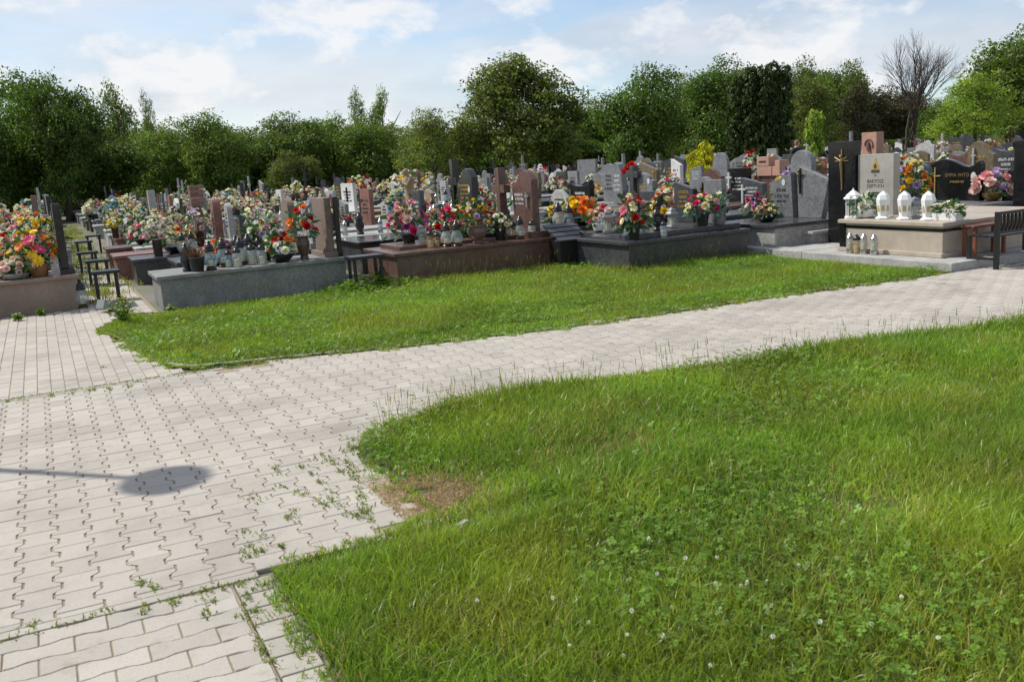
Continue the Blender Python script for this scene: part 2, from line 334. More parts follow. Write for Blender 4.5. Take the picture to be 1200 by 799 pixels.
def paver_mesh(name, outline, gx=0.0028, gy=0.0022, ch=0.003):
    """outline: (x,y) counter-clockwise; top at 0, chamfered edge"""
    n = len(outline); c = np.mean(outline, axis=0); V = []
    for k, z in ((ch, 0.0), (0.0, -ch), (0.0, -0.03)):
        for p in outline:
            q = np.array(p) - np.array([math.copysign(gx + k, p[0] - c[0]), math.copysign(gy + k, p[1] - c[1])]); V.append((q[0], q[1], z))
    Fc = [tuple(range(n))] + [(r * n + i, (r + 1) * n + i, (r + 1) * n + (i + 1) % n, r * n + (i + 1) % n) for r in range(2) for i in range(n)]
    return V, Fc
def behaton(P_=0.141, L_=0.18, d_=0.0155, s_=0.014):
    h = P_ / 2; q = L_ / 4
    R_ = [(h + d_, 0), (h + d_, q - s_), (h - d_, q + s_), (h - d_, 3 * q - s_), (h + d_, 3 * q + s_), (h + d_, L_)]
    return R_ + [(-x, y) for x, y in R_[::-1]]
def wavep(L_=0.225, P_=0.1125, d_=0.006, s_=0.018):
    q = L_ / 4
    top = [(0, P_ + d_), (q - s_, P_ + d_), (q + s_, P_ - d_), (3 * q - s_, P_ - d_), (3 * q + s_, P_ + d_), (L_, P_ + d_)]
    bot = [(0, -d_), (q - s_, -d_), (q + s_, d_), (3 * q - s_, d_), (3 * q + s_, -d_), (L_, -d_)]
    return bot + top[::-1]
def pave(name, cells, outline, nbig, gx=0.0028, gy=0.0022):
    """cells: list of (a,b) origins; nearest nbig become objects, the rest one mesh"""
    V, Fc = paver_mesh('paver', outline, gx, gy); me = bpy.data.meshes.new('paver'); me.from_pydata(V, [], Fc); me.materials.append(M_paver)
    cells.sort(key=lambda c: np.linalg.norm(W(*c) - CAM))
    for a, b in cells[:nbig]:
        o = link('paver', me, name); o.matrix_parent_inverse = Matrix.Identity(4)
        o.matrix_local = frame(a, b, random.gauss(0, 0.0008), random.uniform(-0.006, 0.006)) @ Matrix.Rotation(random.uniform(-0.004, 0.004), 4, 'X')
    rest = cells[nbig:]
    if rest:
        B_ = MB()
        for a, b in rest:
            f = frame(a, b, random.gauss(0, 0.0008), random.uniform(-0.006, 0.006)); B_.add([f @ Vector(p) for p in V], Fc)
        o = B_.obj('far_pavers', M_paver, name); o['kind'] = 'stuff'
def visible(a, b, mx=40, my=60):
    x, y, z = proj(W(a, b)); return z > 0.5 and -mx < x < 1200 + mx and y < 799 + my
path_main = [(-3.5, -8.585), (-0.62, -8.585)] + PATH_LOW[1:] + PATH_TOP[::-1][:-2] + [(-0.3, -4.315), (-3.5, -4.315)]
pm = gsheet('path', path_main, -0.0055, M_joint)
cells = []; cut = []
wide_poly = [(-3.5, -8.585), (-0.62, -8.585)] + [(q[0] + 0.05, q[1] - 0.11) for q in PATH_LOW[1:]] + [(q[0], q[1] + 0.11) for q in PATH_TOP[::-1][:-2]] + [(-0.3, -4.315), (-3.5, -4.315)]
for i in range(-26, 100):
    a = i * 0.141
    for k in range(-56, -16):
        b = k * 0.18 + (0.09 if i % 2 else 0) + 0.01
        if not visible(a, b): continue
        lo_, hi_ = (-8.589, -4.312) if a < 0.3 else (-99, 99)
        if b < lo_ < b + 0.155 or b + 0.025 < hi_ < b + 0.18:
            if a < -0.05: cut.append((a, b, lo_, hi_))
        elif inpoly(np.array([[a, b + 0.09]]), wide_poly)[0] and b >= lo_ and b + 0.18 <= hi_ + 0.01: cells.append((a, b))
for a, b, lo_, hi_ in cut:
    ol = behaton(); y0, y1 = max(0, lo_ - b), min(0.18, hi_ - b); half = ol[:6]
    def wx(y): return np.interp(y, [q[1] for q in half], [q[0] for q in half])
    ys = [y0] + [q[1] for q in half if y0 + 0.004 < q[1] < y1 - 0.004] + [y1]; poly_ = [(wx(y), y) for y in ys] + [(-wx(y), y) for y in ys[::-1]]
    V_, F_ = paver_mesh('paver', poly_, 0.0044, 0.0017); me_ = bpy.data.meshes.new('paver'); me_.from_pydata(V_, [], F_); me_.materials.append(M_paver); o = link('paver', me_, pm); o.matrix_local = frame(a, b, random.uniform(-0.001, 0.001))
pave(pm, cells, behaton(), 270, 0.0044, 0.0017)
# upper-left paved patch, narrow blocks
up_poly = [(-3.6, -4.25), (-0.32, -4.25), (-0.42, -3.7), (-0.52, -3.0), (-0.66, -2.0), (-0.84, -0.95), (-0.4, 0.25), (-0.05, -0.1), (-0.05, 9), (-0.86, 9), (-0.9, 1.2), (-3.6, 1.2)]
pu = gsheet('path', up_poly, -0.005, M_joint); cells = []
for i in range(-38, 2):
    for k in range(-24, 40):
        a = i * 0.1; b = k * 0.2 + (0.1 if i % 2 else 0)
        if inpoly(np.array([[a + 0.05, b + 0.1]]), up_poly)[0] and visible(a, b): cells.append((a, b))
pave(pu, cells, [(0, 0), (0.1, 0), (0.1, 0.2), (0, 0.2)], 120)
# bottom-left patch with wavy blocks
low_poly = [(-2.6, -8.655), (-0.73, -8.655), (-0.73, -10.6), (-2.6, -10.6)]
pl = gsheet('path', low_poly, -0.0058, M_joint); cells = []
for r in range(0, 18):
    for k in range(-10, 0):
        a = -0.735 + k * 0.225 + (0.1125 if r % 2 else 0) - 0.0; b = -8.665 - (r + 1) * 0.1125
        if a + 0.225 < -0.70 and visible(a, b, 160, 120): cells.append((a, b))
pave(pl, cells, wavep(), 200)
# half blocks closing the wavy rows
Vh, Fh = paver_mesh('paver', [(0, 0), (0.108, 0), (0.108, 0.1125), (0, 0.1125)]); meh = bpy.data.meshes.new('paver'); meh.from_pydata(Vh, [], Fh); meh.materials.append(M_paver)
for r in range(1, 18, 2):
    o = link('paver', meh, pl); o.matrix_local = frame(-0.8475, -8.665 - (r + 1) * 0.1125)
# kerbs
def kerb(a0, a1, b0, b1, n, h, parent_name='kerb', along='a', mt=None):
    root = empty(parent_name, Matrix.Identity(4)); root['kind'] = 'structure'
    for k in range(n):
        B_ = MB(); f = frame(0, 0, h)
        if along == 'a': B_.box(a0 + (a1 - a0) * k / n + 0.003, a0 + (a1 - a0) * (k + 1) / n - 0.003, b0, b1, -0.08, 0)
        else: B_.box(a0, a1, b0 + (b1 - b0) * k / n + 0.004, b0 + (b1 - b0) * (k + 1) / n - 0.004, -0.08, 0)
        B_.obj('kerb_stone', mt or M_kerb, root, ml=f, bevel=0.006)
kerb(-3.62, -0.62, -8.650, -8.592, 3, 0.001)
kerb(-3.4, 0.0, -4.310, -4.256, 4, 0.003)
kerb(-0.725, -0.585, -10.4, -8.66, 13, 0.0015, along='b', mt=M_paver)
def strip_kerb(pts, wd, h0, hh):
    root = empty('kerb', Matrix.Identity(4)); root['kind'] = 'structure'
    for (p, q) in zip(pts, pts[1:]):
        p, q = np.array(p), np.array(q); e = (q - p) / np.linalg.norm(q - p); n_ = np.array([-e[1], e[0]]) * wd; g_ = e * 0.004
        B_ = MB(); V = []
        for z in (h0 - 0.1, hh):
            for c in (p + g_, q - g_, q - g_ + n_, p + g_ + n_): V.append(W(c[0], c[1], z))
        B_.add(V, [(3, 2, 1, 0), (4, 5, 6, 7), (0, 1, 5, 4), (1, 2, 6, 5), (2, 3, 7, 6), (3, 0, 4, 7)]).obj('kerb_stone', M_kerb, root, bevel=0.006)
strip_kerb([(-0.40, -3.72), (-0.24, -4.02), (0.06, -4.13), (0.47, -4.22), (0.9, -4.36)], 0.05, 0, 0.012)
# ================================================================== GRASS
def blades(P, hgt, wid, lean, tint, seg=3, ld=None):
    """P (n,3) roots -> triangle arrays"""
    n = len(P); az = rng.uniform(0, 2 * np.pi, n); ld = rng.uniform(0, 2 * np.pi, n) if ld is None else ld
    sd_ = np.column_stack([np.cos(az), np.sin(az), np.zeros(n)]); le = np.column_stack([np.cos(ld), np.sin(ld), np.zeros(n)])
    V = np.zeros((n, 2 * seg + 1, 3), np.float32); ts = np.linspace(0, 1, seg + 1)
    for k, t_ in enumerate(ts):
        c = P + le * (lean * hgt * t_ ** 1.8)[:, None]; c[:, 2] += hgt * t_ * (1 - 0.35 * lean * t_)
        if k < seg:
            ww = (wid * (1 - 0.6 * t_ ** 1.5) / 2)[:, None]; V[:, 2 * k] = c - sd_ * ww; V[:, 2 * k + 1] = c + sd_ * ww
        else: V[:, 2 * seg] = c
    fs = []
    for k in range(seg - 1): fs += [(2 * k, 2 * k + 1, 2 * k + 3), (2 * k, 2 * k + 3, 2 * k + 2)]
    fs.append((2 * seg - 2, 2 * seg - 1, 2 * seg)); fs = np.array(fs)
    Fa = (fs[None] + (np.arange(n) * (2 * seg + 1))[:, None, None]).reshape(-1, 3)
    return V.reshape(-1, 3), Fa, np.repeat(tint, 2 * seg + 1, axis=0)
def leaves3(P, r, tint, k=3):
    """clover: k leaflets on a point P, diamond fans lying roughly flat"""
    n = len(P); az = rng.uniform(0, 2 * np.pi, n); Vs = []; Fs = []; o = 0
    tx = rng.normal(0, 0.35, n); ty = rng.normal(0, 0.35, n)
    for j in range(k):
        a_ = az + j * 2 * np.pi / k; d = np.column_stack([np.cos(a_), np.sin(a_)]); s_ = np.column_stack([-np.sin(a_), np.cos(a_)])
        V = np.zeros((n, 4, 3), np.float32)
        for q, (f_, g_) in enumerate(((0, 0), (0.65, 0.55), (1.05, 0.0), (0.65, -0.55))):
            xy = (d * f_ + s_ * g_) * r[:, None]; V[:, q, :2] = P[:, :2] + xy; V[:, q, 2] = P[:, 2] + xy[:, 0] * tx + xy[:, 1] * ty + 0.12 * r * abs(g_)
        Vs.append(V.reshape(-1, 3)); Fs.append((np.array([[0, 1, 2], [0, 2, 3]])[None] + (np.arange(n) * 4)[:, None, None]).reshape(-1, 3) + o); o += 4 * n
    return np.concatenate(Vs), np.concatenate(Fs), np.concatenate([np.repeat(tint, 4, axis=0)] * k)
def vnoise(A, s, seed):
    r_ = np.random.default_rng(seed); tbl = r_.random((64, 64)); q = A * s + 1000; i = np.floor(q).astype(int); f = q - i; f = f * f * (3 - 2 * f)
    x0, y0 = i[:, 0] % 64, i[:, 1] % 64; x1, y1 = (x0 + 1) % 64, (y0 + 1) % 64
    return (tbl[x0, y0] * (1 - f[:, 0]) + tbl[x1, y0] * f[:, 0]) * (1 - f[:, 1]) + (tbl[x0, y1] * (1 - f[:, 0]) + tbl[x1, y1] * f[:, 0]) * f[:, 1]
def scatter(poly, n, pad=0.0, mx=60, my=120):
    P = np.array(poly); lo, hi = P.min(0), P.max(0); A = rng.uniform(lo, hi, (n, 2)); A = A[inpoly(A, poly)]
    s = projN(WN(A)); k = (s[:, 2] > 0.6) & (s[:, 0] > -mx) & (s[:, 0] < 1200 + mx) & (s[:, 1] < 799 + my); return A[k], s[k]
def green(n, A, dry):
    base = np.ones((n, 3)); v = rng.normal(1, 0.24, n).clip(0.45, 1.8); base *= v[:, None]
    base[:, 0] *= 0.80 + 0.28 * vnoise(A, 1.1, 3) + 0.18 * vnoise(A, 4.3, 13) + rng.normal(0, 0.06, n); base *= (0.88 + 0.24 * vnoise(A, 3.1, 14))[:, None]; base[:, 1] *= 0.9 + 0.2 * vnoise(A, 2.3, 4); base[:, 2] *= 0.8 + 0.4 * rng.random(n)
    k = rng.random(n) < dry; base[k] = np.array([2.2, 1.15, 4.2]) * rng.uniform(0.6, 1.15, (k.sum(), 1)); return base
def joined(name, parts, mt):
    Vs, Fs, Ts, o = [], [], [], 0
    for V, Fa, t_ in parts: Vs.append(V); Fs.append(Fa + o); Ts.append(t_); o += len(V)
    ob = link(name, np_mesh(name, np.concatenate(Vs), np.concatenate(Fs), mt, np.concatenate(Ts), 3)); ob['kind'] = 'stuff'; return ob
near_poly = [(-0.57, -8.64), (-0.06, -8.56), (0.22, -8.4), (0.2, -7.8), (0.23, -7.22), (0.46, -6.9), (0.92, -6.76), (1.55, -6.74), (2.8, -6.96), (4.3, -7.16), (5.84, -7.49), (9.0, -8.1), (13.5, -9.05), (13.5, -13), (-0.57, -13)]
A, s = scatter(near_poly, 1150000)
dist = s[:, 2]; dirt = (0.8 + 0.7 * vnoise(A, 6.0, 41)) * np.exp(-(((A[:, 0] - 0.30) / 0.24) ** 2 + ((A[:, 1] + 8.2) / 0.34) ** 2)) + 0.55 * np.exp(-(((A[:, 0] - 1.75) / 0.25) ** 2 + ((A[:, 1] + 9.5) / 0.22) ** 2)) + 0.5 * np.exp(-(((A[:, 0] - 1.25) / 0.3) ** 2 + ((A[:, 1] + 8.2) / 0.2) ** 2))
cl = np.clip((vnoise(A, 0.9, 11) - 0.42) * 4 + np.exp(-(((A[:, 0] - 0.9) / 0.7) ** 2 + ((A[:, 1] + 9.6) / 0.5) ** 2)) * 1.2 + np.exp(-(((A[:, 0] - 2.9) / 0.75) ** 2 + ((A[:, 1] + 7.2) / 0.28) ** 2)) * 1.5 - 0.35, 0, 1)
dens = np.clip(5.2 / dist, 0.25, 1.0) * (1 - 0.85 * np.clip(dirt, 0, 1)) * (1 - 0.45 * cl)
ed_ = polydist(A, near_poly[:13]); dens *= np.where(A[:, 0] > 0.75, 1.0, np.clip(0.25 + ed_ / 0.14 + 0.5 * (vnoise(A, 8, 91) - 0.4), 0.12, 1))
k = rng.random(len(A)) < dens * 0.85; Ag = A[k]; dg = dirt[k]; dd = dist[k]; n = len(Ag)
patch = vnoise(Ag, 1.6, 21)
hg = (0.035 + 0.075 * patch + 0.03 * rng.random(n)) * (1 - 0.6 * np.clip(dg, 0, 1)) * rng.uniform(0.6, 1.25, n)
edge = polydist(Ag, near_poly[:13]); hg *= np.where(Ag[:, 0] < 0.75, np.clip(0.45 + edge / 0.3, 0, 1), 1 + 0.45 * np.exp(-(edge / 0.2) ** 2) * vnoise(Ag, 3.3, 23))
wd = rng.uniform(0.0026, 0.0058, n) * np.clip(dd / 4.0, 1, 1.7)
parts = [blades(WN(Ag), hg, wd, rng.uniform(0.15, 0.95, n), green(n, Ag, 0.02 + 0.65 * np.clip(dg, 0, 1) + 0.06 * (vnoise(Ag, 2.1, 77) > 0.62)))]
print('near blades', n)
A2, s2 = scatter(UP_LAWN, 330000); k = rng.random(len(A2)) < np.clip(9 / s2[:, 2], 0.4, 1) * 0.6; A2 = A2[k]; d2 = s2[k, 2]; n = len(A2)
edge2 = polydist(A2, UP_LAWN); tall = np.exp(-((A2[:, 1] + 0.35 + 1.5 * (A2[:, 0] > 5.6)) / 0.35) ** 2) * (A2[:, 0] > 2.6)
h2 = (0.03 + 0.06 * vnoise(A2, 1.4, 5)) * rng.uniform(0.6, 1.3, n) * (1 + 0.9 * tall) * np.clip(0.3 + edge2 / 0.3 + tall, 0, 1)
parts.append(blades(WN(A2), h2, rng.uniform(0.004, 0.0075, n), rng.uniform(0.2, 1.0, n), green(n, A2, 0.03), 2))
print('far blades', n)
# tall seed stems
def stems(A_, hmin, hmax, tint=(1.6, 1.25, 1.6)):
    n_ = len(A_); return blades(WN(A_), rng.uniform(hmin, hmax, n_), np.full(n_, 0.0028), rng.uniform(0.05, 0.35, n_), np.array(tint)[None] * rng.uniform(0.6, 1.2, (n_, 1)), 3)
low = np.array(PATH_LOW[5:11]); tt = rng.uniform(0, len(low) - 1.001, 260); i0 = tt.astype(int); E1 = low[i0] + (low[i0 + 1] - low[i0]) * (tt - i0)[:, None] + np.column_stack([rng.normal(0, 0.06, 260), -np.abs(rng.normal(0.02, 0.09, 260))])
E2 = np.column_stack([rng.uniform(3.1, 5.7, 170), -0.36 - np.abs(rng.normal(0, 0.10, 170))]); E3 = np.column_stack([rng.uniform(5.7, 7.6, 150), -1.92 - np.abs(rng.normal(0, 0.10, 150))]); E4 = np.column_stack([rng.uniform(0.7, 2.3, 40), -0.10 - np.abs(rng.normal(0, 0.08, 40))])
E5 = np.column_stack([rng.uniform(5.6, 5.8, 40), rng.uniform(-1.9, -0.4, 40)])
def seedstems(A_, hmin, hmax, tint):
    n_ = len(A_); P_ = WN(A_); h_ = rng.uniform(hmin, hmax, n_); ln = rng.uniform(0.05, 0.4, n_); ld = rng.uniform(0, 2 * np.pi, n_); ti = np.array(tint)[None] * rng.uniform(0.7, 1.2, (n_, 1))
    le = np.column_stack([np.cos(ld), np.sin(ld), np.zeros(n_)]); Q = P_ + le * (ln * h_ * 0.62)[:, None]; Q[:, 2] += h_ * 0.72
    return [blades(P_, h_, np.full(n_, 0.0038), ln, ti * 0.8, 3, ld), blades(Q, h_ * 0.28, np.full(n_, 0.0052), ln * 0.8, ti, 3, ld)]
def fringe(line, q, out_, hmin, hmax, wmin, wmax):
    ln = np.array(line); sg = np.linalg.norm(np.diff(ln, axis=0), axis=1); cs = np.concatenate([[0], np.cumsum(sg)]); t_ = rng.uniform(0, cs[-1], q); i_ = np.clip(np.searchsorted(cs, t_) - 1, 0, len(sg) - 1); f_ = (t_ - cs[i_]) / sg[i_]
    e_ = (ln[i_ + 1] - ln[i_]) / sg[i_][:, None]; n_ = np.column_stack([-e_[:, 1], e_[:, 0]]) * out_; A_ = ln[i_] + e_ * (f_ * sg[i_])[:, None]
    amp = vnoise(A_, 9.0, 61) ** 2 * 0.10 - 0.02 + 0.09 * (vnoise(A_, 26, 62) > 0.66); A_ = A_ + n_ * (amp * rng.random(q))[:, None]
    sc_ = projN(WN(A_)); k_ = (sc_[:, 2] > 0.6) & (sc_[:, 0] > -60) & (sc_[:, 0] < 1260) & (sc_[:, 1] < 900); A_ = A_[k_]; q = len(A_); return blades(WN(A_), rng.uniform(hmin, hmax, q), rng.uniform(wmin, wmax, q), rng.uniform(0.3, 1.3, q), green(q, A_, 0.10))
parts += [fringe(near_poly[:12], 7000, 1, 0.012, 0.05, 0.003, 0.0065), fringe([(-0.57, -11), (-0.57, -8.64)], 2200, 1, 0.012, 0.045, 0.003, 0.006), fringe(UP_LAWN[:10], 11000, -1, 0.012, 0.035, 0.004, 0.008)]
E1[:, 1] -= 0.10
parts += seedstems(E1, 0.12, 0.27, (1.1, 0.85, 1.5)) + seedstems(np.concatenate([E2[::2], E3[::2], E4, E5[::2]]), 0.12, 0.32, (0.95, 0.75, 1.5))
qd = 9000; Ad = np.column_stack([rng.normal(0.30, 0.16, qd), rng.normal(-8.2, 0.22, qd)]); Ad = Ad[vnoise(Ad, 7, 55) > 0.3]; Ad = Ad[(Ad[:, 0] > 0.06) | inpoly(Ad, near_poly)]; qd = len(Ad); parts.append(blades(WN(Ad), rng.uniform(0.008, 0.03, qd), rng.uniform(0.003, 0.006, qd), rng.uniform(0.9, 2.4, qd), np.array([[2.3, 1.12, 5.0]]) * rng.uniform(0.5, 1.15, (qd, 1)), 2))
joined('grass', parts, M_grass)
# clover and low weeds between the blades
k = rng.random(len(A)) < cl * 0.11 * np.clip(4.0 / dist, 0.3, 1) * (1 - np.clip(dirt, 0, 1)); Ac = A[k]; n = len(Ac); Pc = WN(Ac); Pc[:, 2] += rng.uniform(0.02, 0.085, n) + 0.05 * np.exp(-(((Ac[:, 0] - 2.9) / 0.75) ** 2 + ((Ac[:, 1] + 7.2) / 0.28) ** 2))
tc_ = np.ones((n, 3)) * rng.uniform(0.65, 1.4, (n, 1)); parts = [leaves3(Pc, rng.uniform(0.009, 0.018, n), tc_)]
Ab, sb = scatter(UP_LAWN, 150000); cb = np.clip((vnoise(Ab, 1.1, 31) - 0.5) * 4, 0, 1) + 1.6 * np.exp(-(polydist(Ab, PATH_TOP) / 0.12) ** 2) + 2.5 * np.exp(-(((Ab[:, 0] - 2.6) / 0.5) ** 2 + ((Ab[:, 1] + 0.35) / 0.25) ** 2))
k = rng.random(len(Ab)) < cb * 0.17; Ab = Ab[k]; n = len(Ab); Pb = WN(Ab); Pb[:, 2] += rng.uniform(0.02, 0.08, n) + 0.16 * rng.random(n) * np.exp(-(((Ab[:, 0] - 2.6) / 0.45) ** 2 + ((Ab[:, 1] + 0.3) / 0.22) ** 2))
parts.append(leaves3(Pb, rng.uniform(0.012, 0.022, n) * (1 + 0.9 * np.exp(-(((Ab[:, 0] - 2.6) / 0.5) ** 2 + ((Ab[:, 1] + 0.3) / 0.25) ** 2))), np.ones((n, 3)) * rng.uniform(0.7, 1.5, (n, 1))))
print('clover', len(Ac), len(Ab)); joined('clover', parts, M_clover)
# weeds in the joints
wp = [(10, 470), (25, 469), (60, 464), (62, 466), (85, 461), (105, 458), (110, 457), (128, 455), (130, 457), (152, 453), (160, 447), (215, 436), (235, 432), (250, 432), (262, 430), (228, 436), (120, 431), (160, 424), (205, 424), (280, 428), (310, 425), (330, 425), (318, 428),
      (376, 533), (379, 540), (388, 540), (392, 545), (400, 553), (322, 549), (327, 556), (352, 547), (364, 556), (376, 566), (397, 592), (388, 585), (384, 578), (380, 592), (415, 605), (407, 603), (425, 600), (300, 585), (288, 625), (292, 640), (305, 645), (308, 632), (290, 650), (330, 640), (300, 648), (345, 598), (340, 607),
      (240, 690), (262, 690), (283, 686), (300, 690), (290, 700), (302, 715), (287, 722), (243, 700), (310, 695), (330, 700), (306, 762), (310, 770), (345, 735), (352, 760), (360, 780), (205, 705), (180, 688), (165, 683), (38, 730), (120, 715), (170, 715), (240, 720), (20, 375), (30, 370), (50, 368), (140, 385), (130, 395), (150, 392), (147, 408), (135, 400)]
parts = []
for x, y in wp:
    a, b = uv(x, y); q = random.randint(8, 20); sp = random.uniform(0.008, 0.022)
    Aw = np.column_stack([rng.normal(a, sp, q), rng.normal(b, sp * 2.2, q)]); parts.append(blades(WN(Aw), rng.uniform(0.008, 0.030, q), rng.uniform(0.004, 0.008, q), rng.uniform(0.5, 1.2, q), np.ones((q, 3)) * rng.uniform(0.6, 1.3, (q, 1)), 2))
    Pw = WN(Aw[::2]); q = len(Pw); Pw[:, 2] += rng.uniform(0.004, 0.012, q); parts.append(leaves3(Pw, rng.uniform(0.004, 0.009, q), np.ones((q, 3)) * rng.uniform(0.6, 1.3, (q, 1))))
mo = []
for (a0, b0, a1, b1, q) in [(-3.0, -4.25, 0.2, -4.27, 900), (-2.4, -8.66, -0.6, -8.66, 260), (-0.73, -8.7, -0.73, -10.2, 160), (-0.05, -8.3, 0.15, -7.2, 260), (-0.3, -7.6, -0.05, -8.4, 140), (0.0, -4.32, 0.6, -4.32, 420), (-1.6, 1.2, -0.9, 1.2, 120), (7.3, -5.12, 7.9, -5.05, 160), (8.3, -5.3, 9.0, -5.35, 160)]:
    t_ = rng.random(q); keep = vnoise(np.column_stack([t_ * 9 + a0, t_ * 0 + b0]), 1.3, 9) > 0.45; t_ = t_[keep]; q = len(t_)
    Aw = np.column_stack([a0 + (a1 - a0) * t_ + rng.normal(0, 0.014, q), b0 + (b1 - b0) * t_ + rng.normal(0, 0.014, q)]); parts.append(blades(WN(Aw), rng.uniform(0.006, 0.028, q), rng.uniform(0.005, 0.010, q), rng.uniform(0.5, 1.2, q), np.ones((q, 3)) * rng.uniform(0.6, 1.3, (q, 1)), 2))
joined('joint_weeds', parts, M_weed)
# weeds along the aisle between the graves
parts = []
for _ in range(150):
    a = random.uniform(-0.82, -0.02); b = random.uniform(1.0, 30); q = 26; Aw = np.column_stack([rng.normal(a, 0.09, q), rng.normal(b, 0.12, q)]); parts.append(blades(WN(Aw), rng.uniform(0.04, 0.16, q), rng.uniform(0.008, 0.016, q), rng.uniform(0.3, 1.0, q), np.array([[1.3, 1.1, 0.9]]) * rng.uniform(0.6, 1.2, (q, 1)), 2))
joined('aisle_weeds', parts, M_weed)
# white clover heads
Bc = MB()
for i in range(26):
    ph = i * 2.4; z = 1 - 2 * (i + 0.5) / 26; r_ = math.sqrt(1 - z * z); d = Vector((r_ * math.cos(ph), r_ * math.sin(ph), z)); s1 = d.orthogonal().normalized() * 0.0035
    Bc.add([d * 0.004 + s1, d * 0.004 - s1, d * 0.0115], [(0, 1, 2)])
Bc.mi = 1; Bc.tube([(0, 0, -0.07), (0.002, 0.001, -0.03), (0, 0, 0)], 0.0012, 3)
me_cl = Bc.mesh('clover_flower', [PETM['white'], M_fol])
cpx = [(840, 663), (803, 664), (838, 695), (868, 698), (875, 694), (935, 673), (980, 665), (770, 683), (740, 728), (787, 724), (898, 692), (1055, 712), (1098, 762), (735, 757), (776, 758), (731, 783), (710, 654), (832, 795), (1058, 476), (1130, 412), (1012, 404), (572, 500), (620, 690), (690, 742), (668, 770), (905, 760), (960, 742), (648, 712), (1120, 655), (760, 640), (560, 715), (1020, 745)]
for i, (x, y) in enumerate(cpx):
    a, b = uv(x, y + 12); o = link('clover_flower', me_cl, mw=frame(a, b, 0.075, i) @ Matrix.Scale(random.uniform(0.6, 1.0), 4)); tag(o, 'small white clover flower head among the clover of the near lawn', 'flower', 'white clover heads in the near lawn')
Bs = MB(); Bs.tube([(-0.05, 0.0, 0.01), (0.0, 0.012, 0.016), (0.05, 0.0, 0.012)], [0.012, 0.018, 0.008], 6)
a, b = uv(405, 777); tag(Bs.obj('dry_leaf', mat('pale dry leaf', (0.66, 0.5, 0.3), 0.8), mw=frame(a, b, 0.012, 0.4) @ Matrix.Scale(0.55, 4)), 'small pale dry leaf lying at the kerb of the near lawn', 'leaf')
a, b = uv(542, 619); B_ = MB().box(-0.045, 0.045, -0.02, 0.02, 0, 0.03, 0.008); tag(B_.obj('stone_chip', G['concrete'], mw=frame(a, b, 0.0, 0.5), bevel=0.006), 'flat pale stone chip in the dry patch of the near lawn', 'stone')
# ================================================================== STREET LAMP (only its shadow reaches the picture)
hd = ground(210, 563); HL = 4.0; off = HL / math.tan(SUN_EL); lp = np.array([hd[0] - 0.946 * off * 1.0, hd[1] + 0.324 * off, 0]); lp[2] = gz(lp[0], lp[1])
lm = empty('street_lamp', Matrix.Translation(lp), 'street lamp outside the frame whose disc head shades the path at left', 'lamp')
MB().lathe([(0.07, -0.1), (0.07, 0.6), (0.045, 0.7), (0.03, HL - 0.15)], 10).obj('pole', M_greymetal, lm, smooth=True)
MB().lathe([(0.03, HL - 0.18), (0.08, HL - 0.14), (0.09, HL - 0.02), (0.235, HL - 0.02), (0.235, HL + 0.02), (0.12, HL + 0.08), (0.02, HL + 0.1)], 24).obj('lamp_head', M_greymetal, lm, smooth=True)
# ================================================================== TREES
ORD = ['zeroth', 'first', 'second', 'third', 'fourth', 'fifth', 'sixth', 'seventh', 'eighth', 'ninth', 'tenth', 'eleventh', 'twelfth', 'thirteenth', 'fourteenth', 'fifteenth', 'sixteenth', 'seventeenth', 'eighteenth', 'nineteenth', 'twentieth'] + ['twenty-' + x for x in ('first', 'second', 'third', 'fourth', 'fifth', 'sixth', 'seventh', 'eighth', 'ninth')] + ['thirtieth'] + ['thirty-' + x for x in ('first', 'second', 'third', 'fourth', 'fifth', 'sixth', 'seventh', 'eighth', 'ninth')]
def crown_mesh(name, seed, lobes, nleaf, leaf, up=0.25, spread=0.16, droop=0.0, fill=0.30, lo=0.0):
    """leaf faces gathered in clumps over a heap of lobes; unit crown: radius about 1, height 0..2"""
    r_ = np.random.default_rng(seed); lobes = np.array(lobes); wgt = (lobes[:, 3] * lobes[:, 4]); wgt = wgt / wgt.sum()
    nc = nleaf // 16; li = r_.choice(len(lobes), nc, p=wgt); d = r_.normal(0, 1, (nc, 3)); d /= np.linalg.norm(d, axis=1)[:, None]
    rad = np.where(r_.random(nc) < fill, r_.uniform(0.3, 0.85, nc), r_.uniform(0.82, 1.06, nc)); c = lobes[li, :3] + d * rad[:, None] * lobes[li][:, [3, 3, 4]]
    k = c[:, 2] > lo; c, d = c[k], d[k]; nc = len(c); q = 16
    P = np.repeat(c, q, axis=0) + r_.normal(0, spread * 0.55, (nc * q, 3)) * np.array([1, 1, 0.7]); dn = np.repeat(d, q, axis=0); n = len(P)
    nm = dn * 0.7 + r_.normal(0, 0.6, (n, 3)) + np.array([0, 0, up]); nm /= np.linalg.norm(nm, axis=1)[:, None]
    t = r_.normal(0, 1, (n, 3)) + np.array([0, 0, -droop]); t -= nm * (t * nm).sum(1)[:, None]; t /= np.linalg.norm(t, axis=1)[:, None]; b = np.cross(nm, t)
    s_ = leaf * r_.uniform(0.6, 1.3, n)[:, None]
    V = np.stack([P - t * s_, P + b * s_ * 0.5 + nm * s_ * 0.12, P + t * s_, P - b * s_ * 0.5 + nm * s_ * 0.12], 1).reshape(-1, 3); Fa = np.arange(4 * n).reshape(-1, 4)
    cv = r_.uniform(0.6, 1.4, (nc, 1)) * np.column_stack([r_.uniform(0.85, 1.2, nc), np.ones(nc), r_.uniform(0.8, 1.15, nc)])
    tint = np.repeat(np.repeat(cv, q, axis=0) * r_.uniform(0.85, 1.15, (n, 1)), 4, axis=0)
    return V, Fa, tint
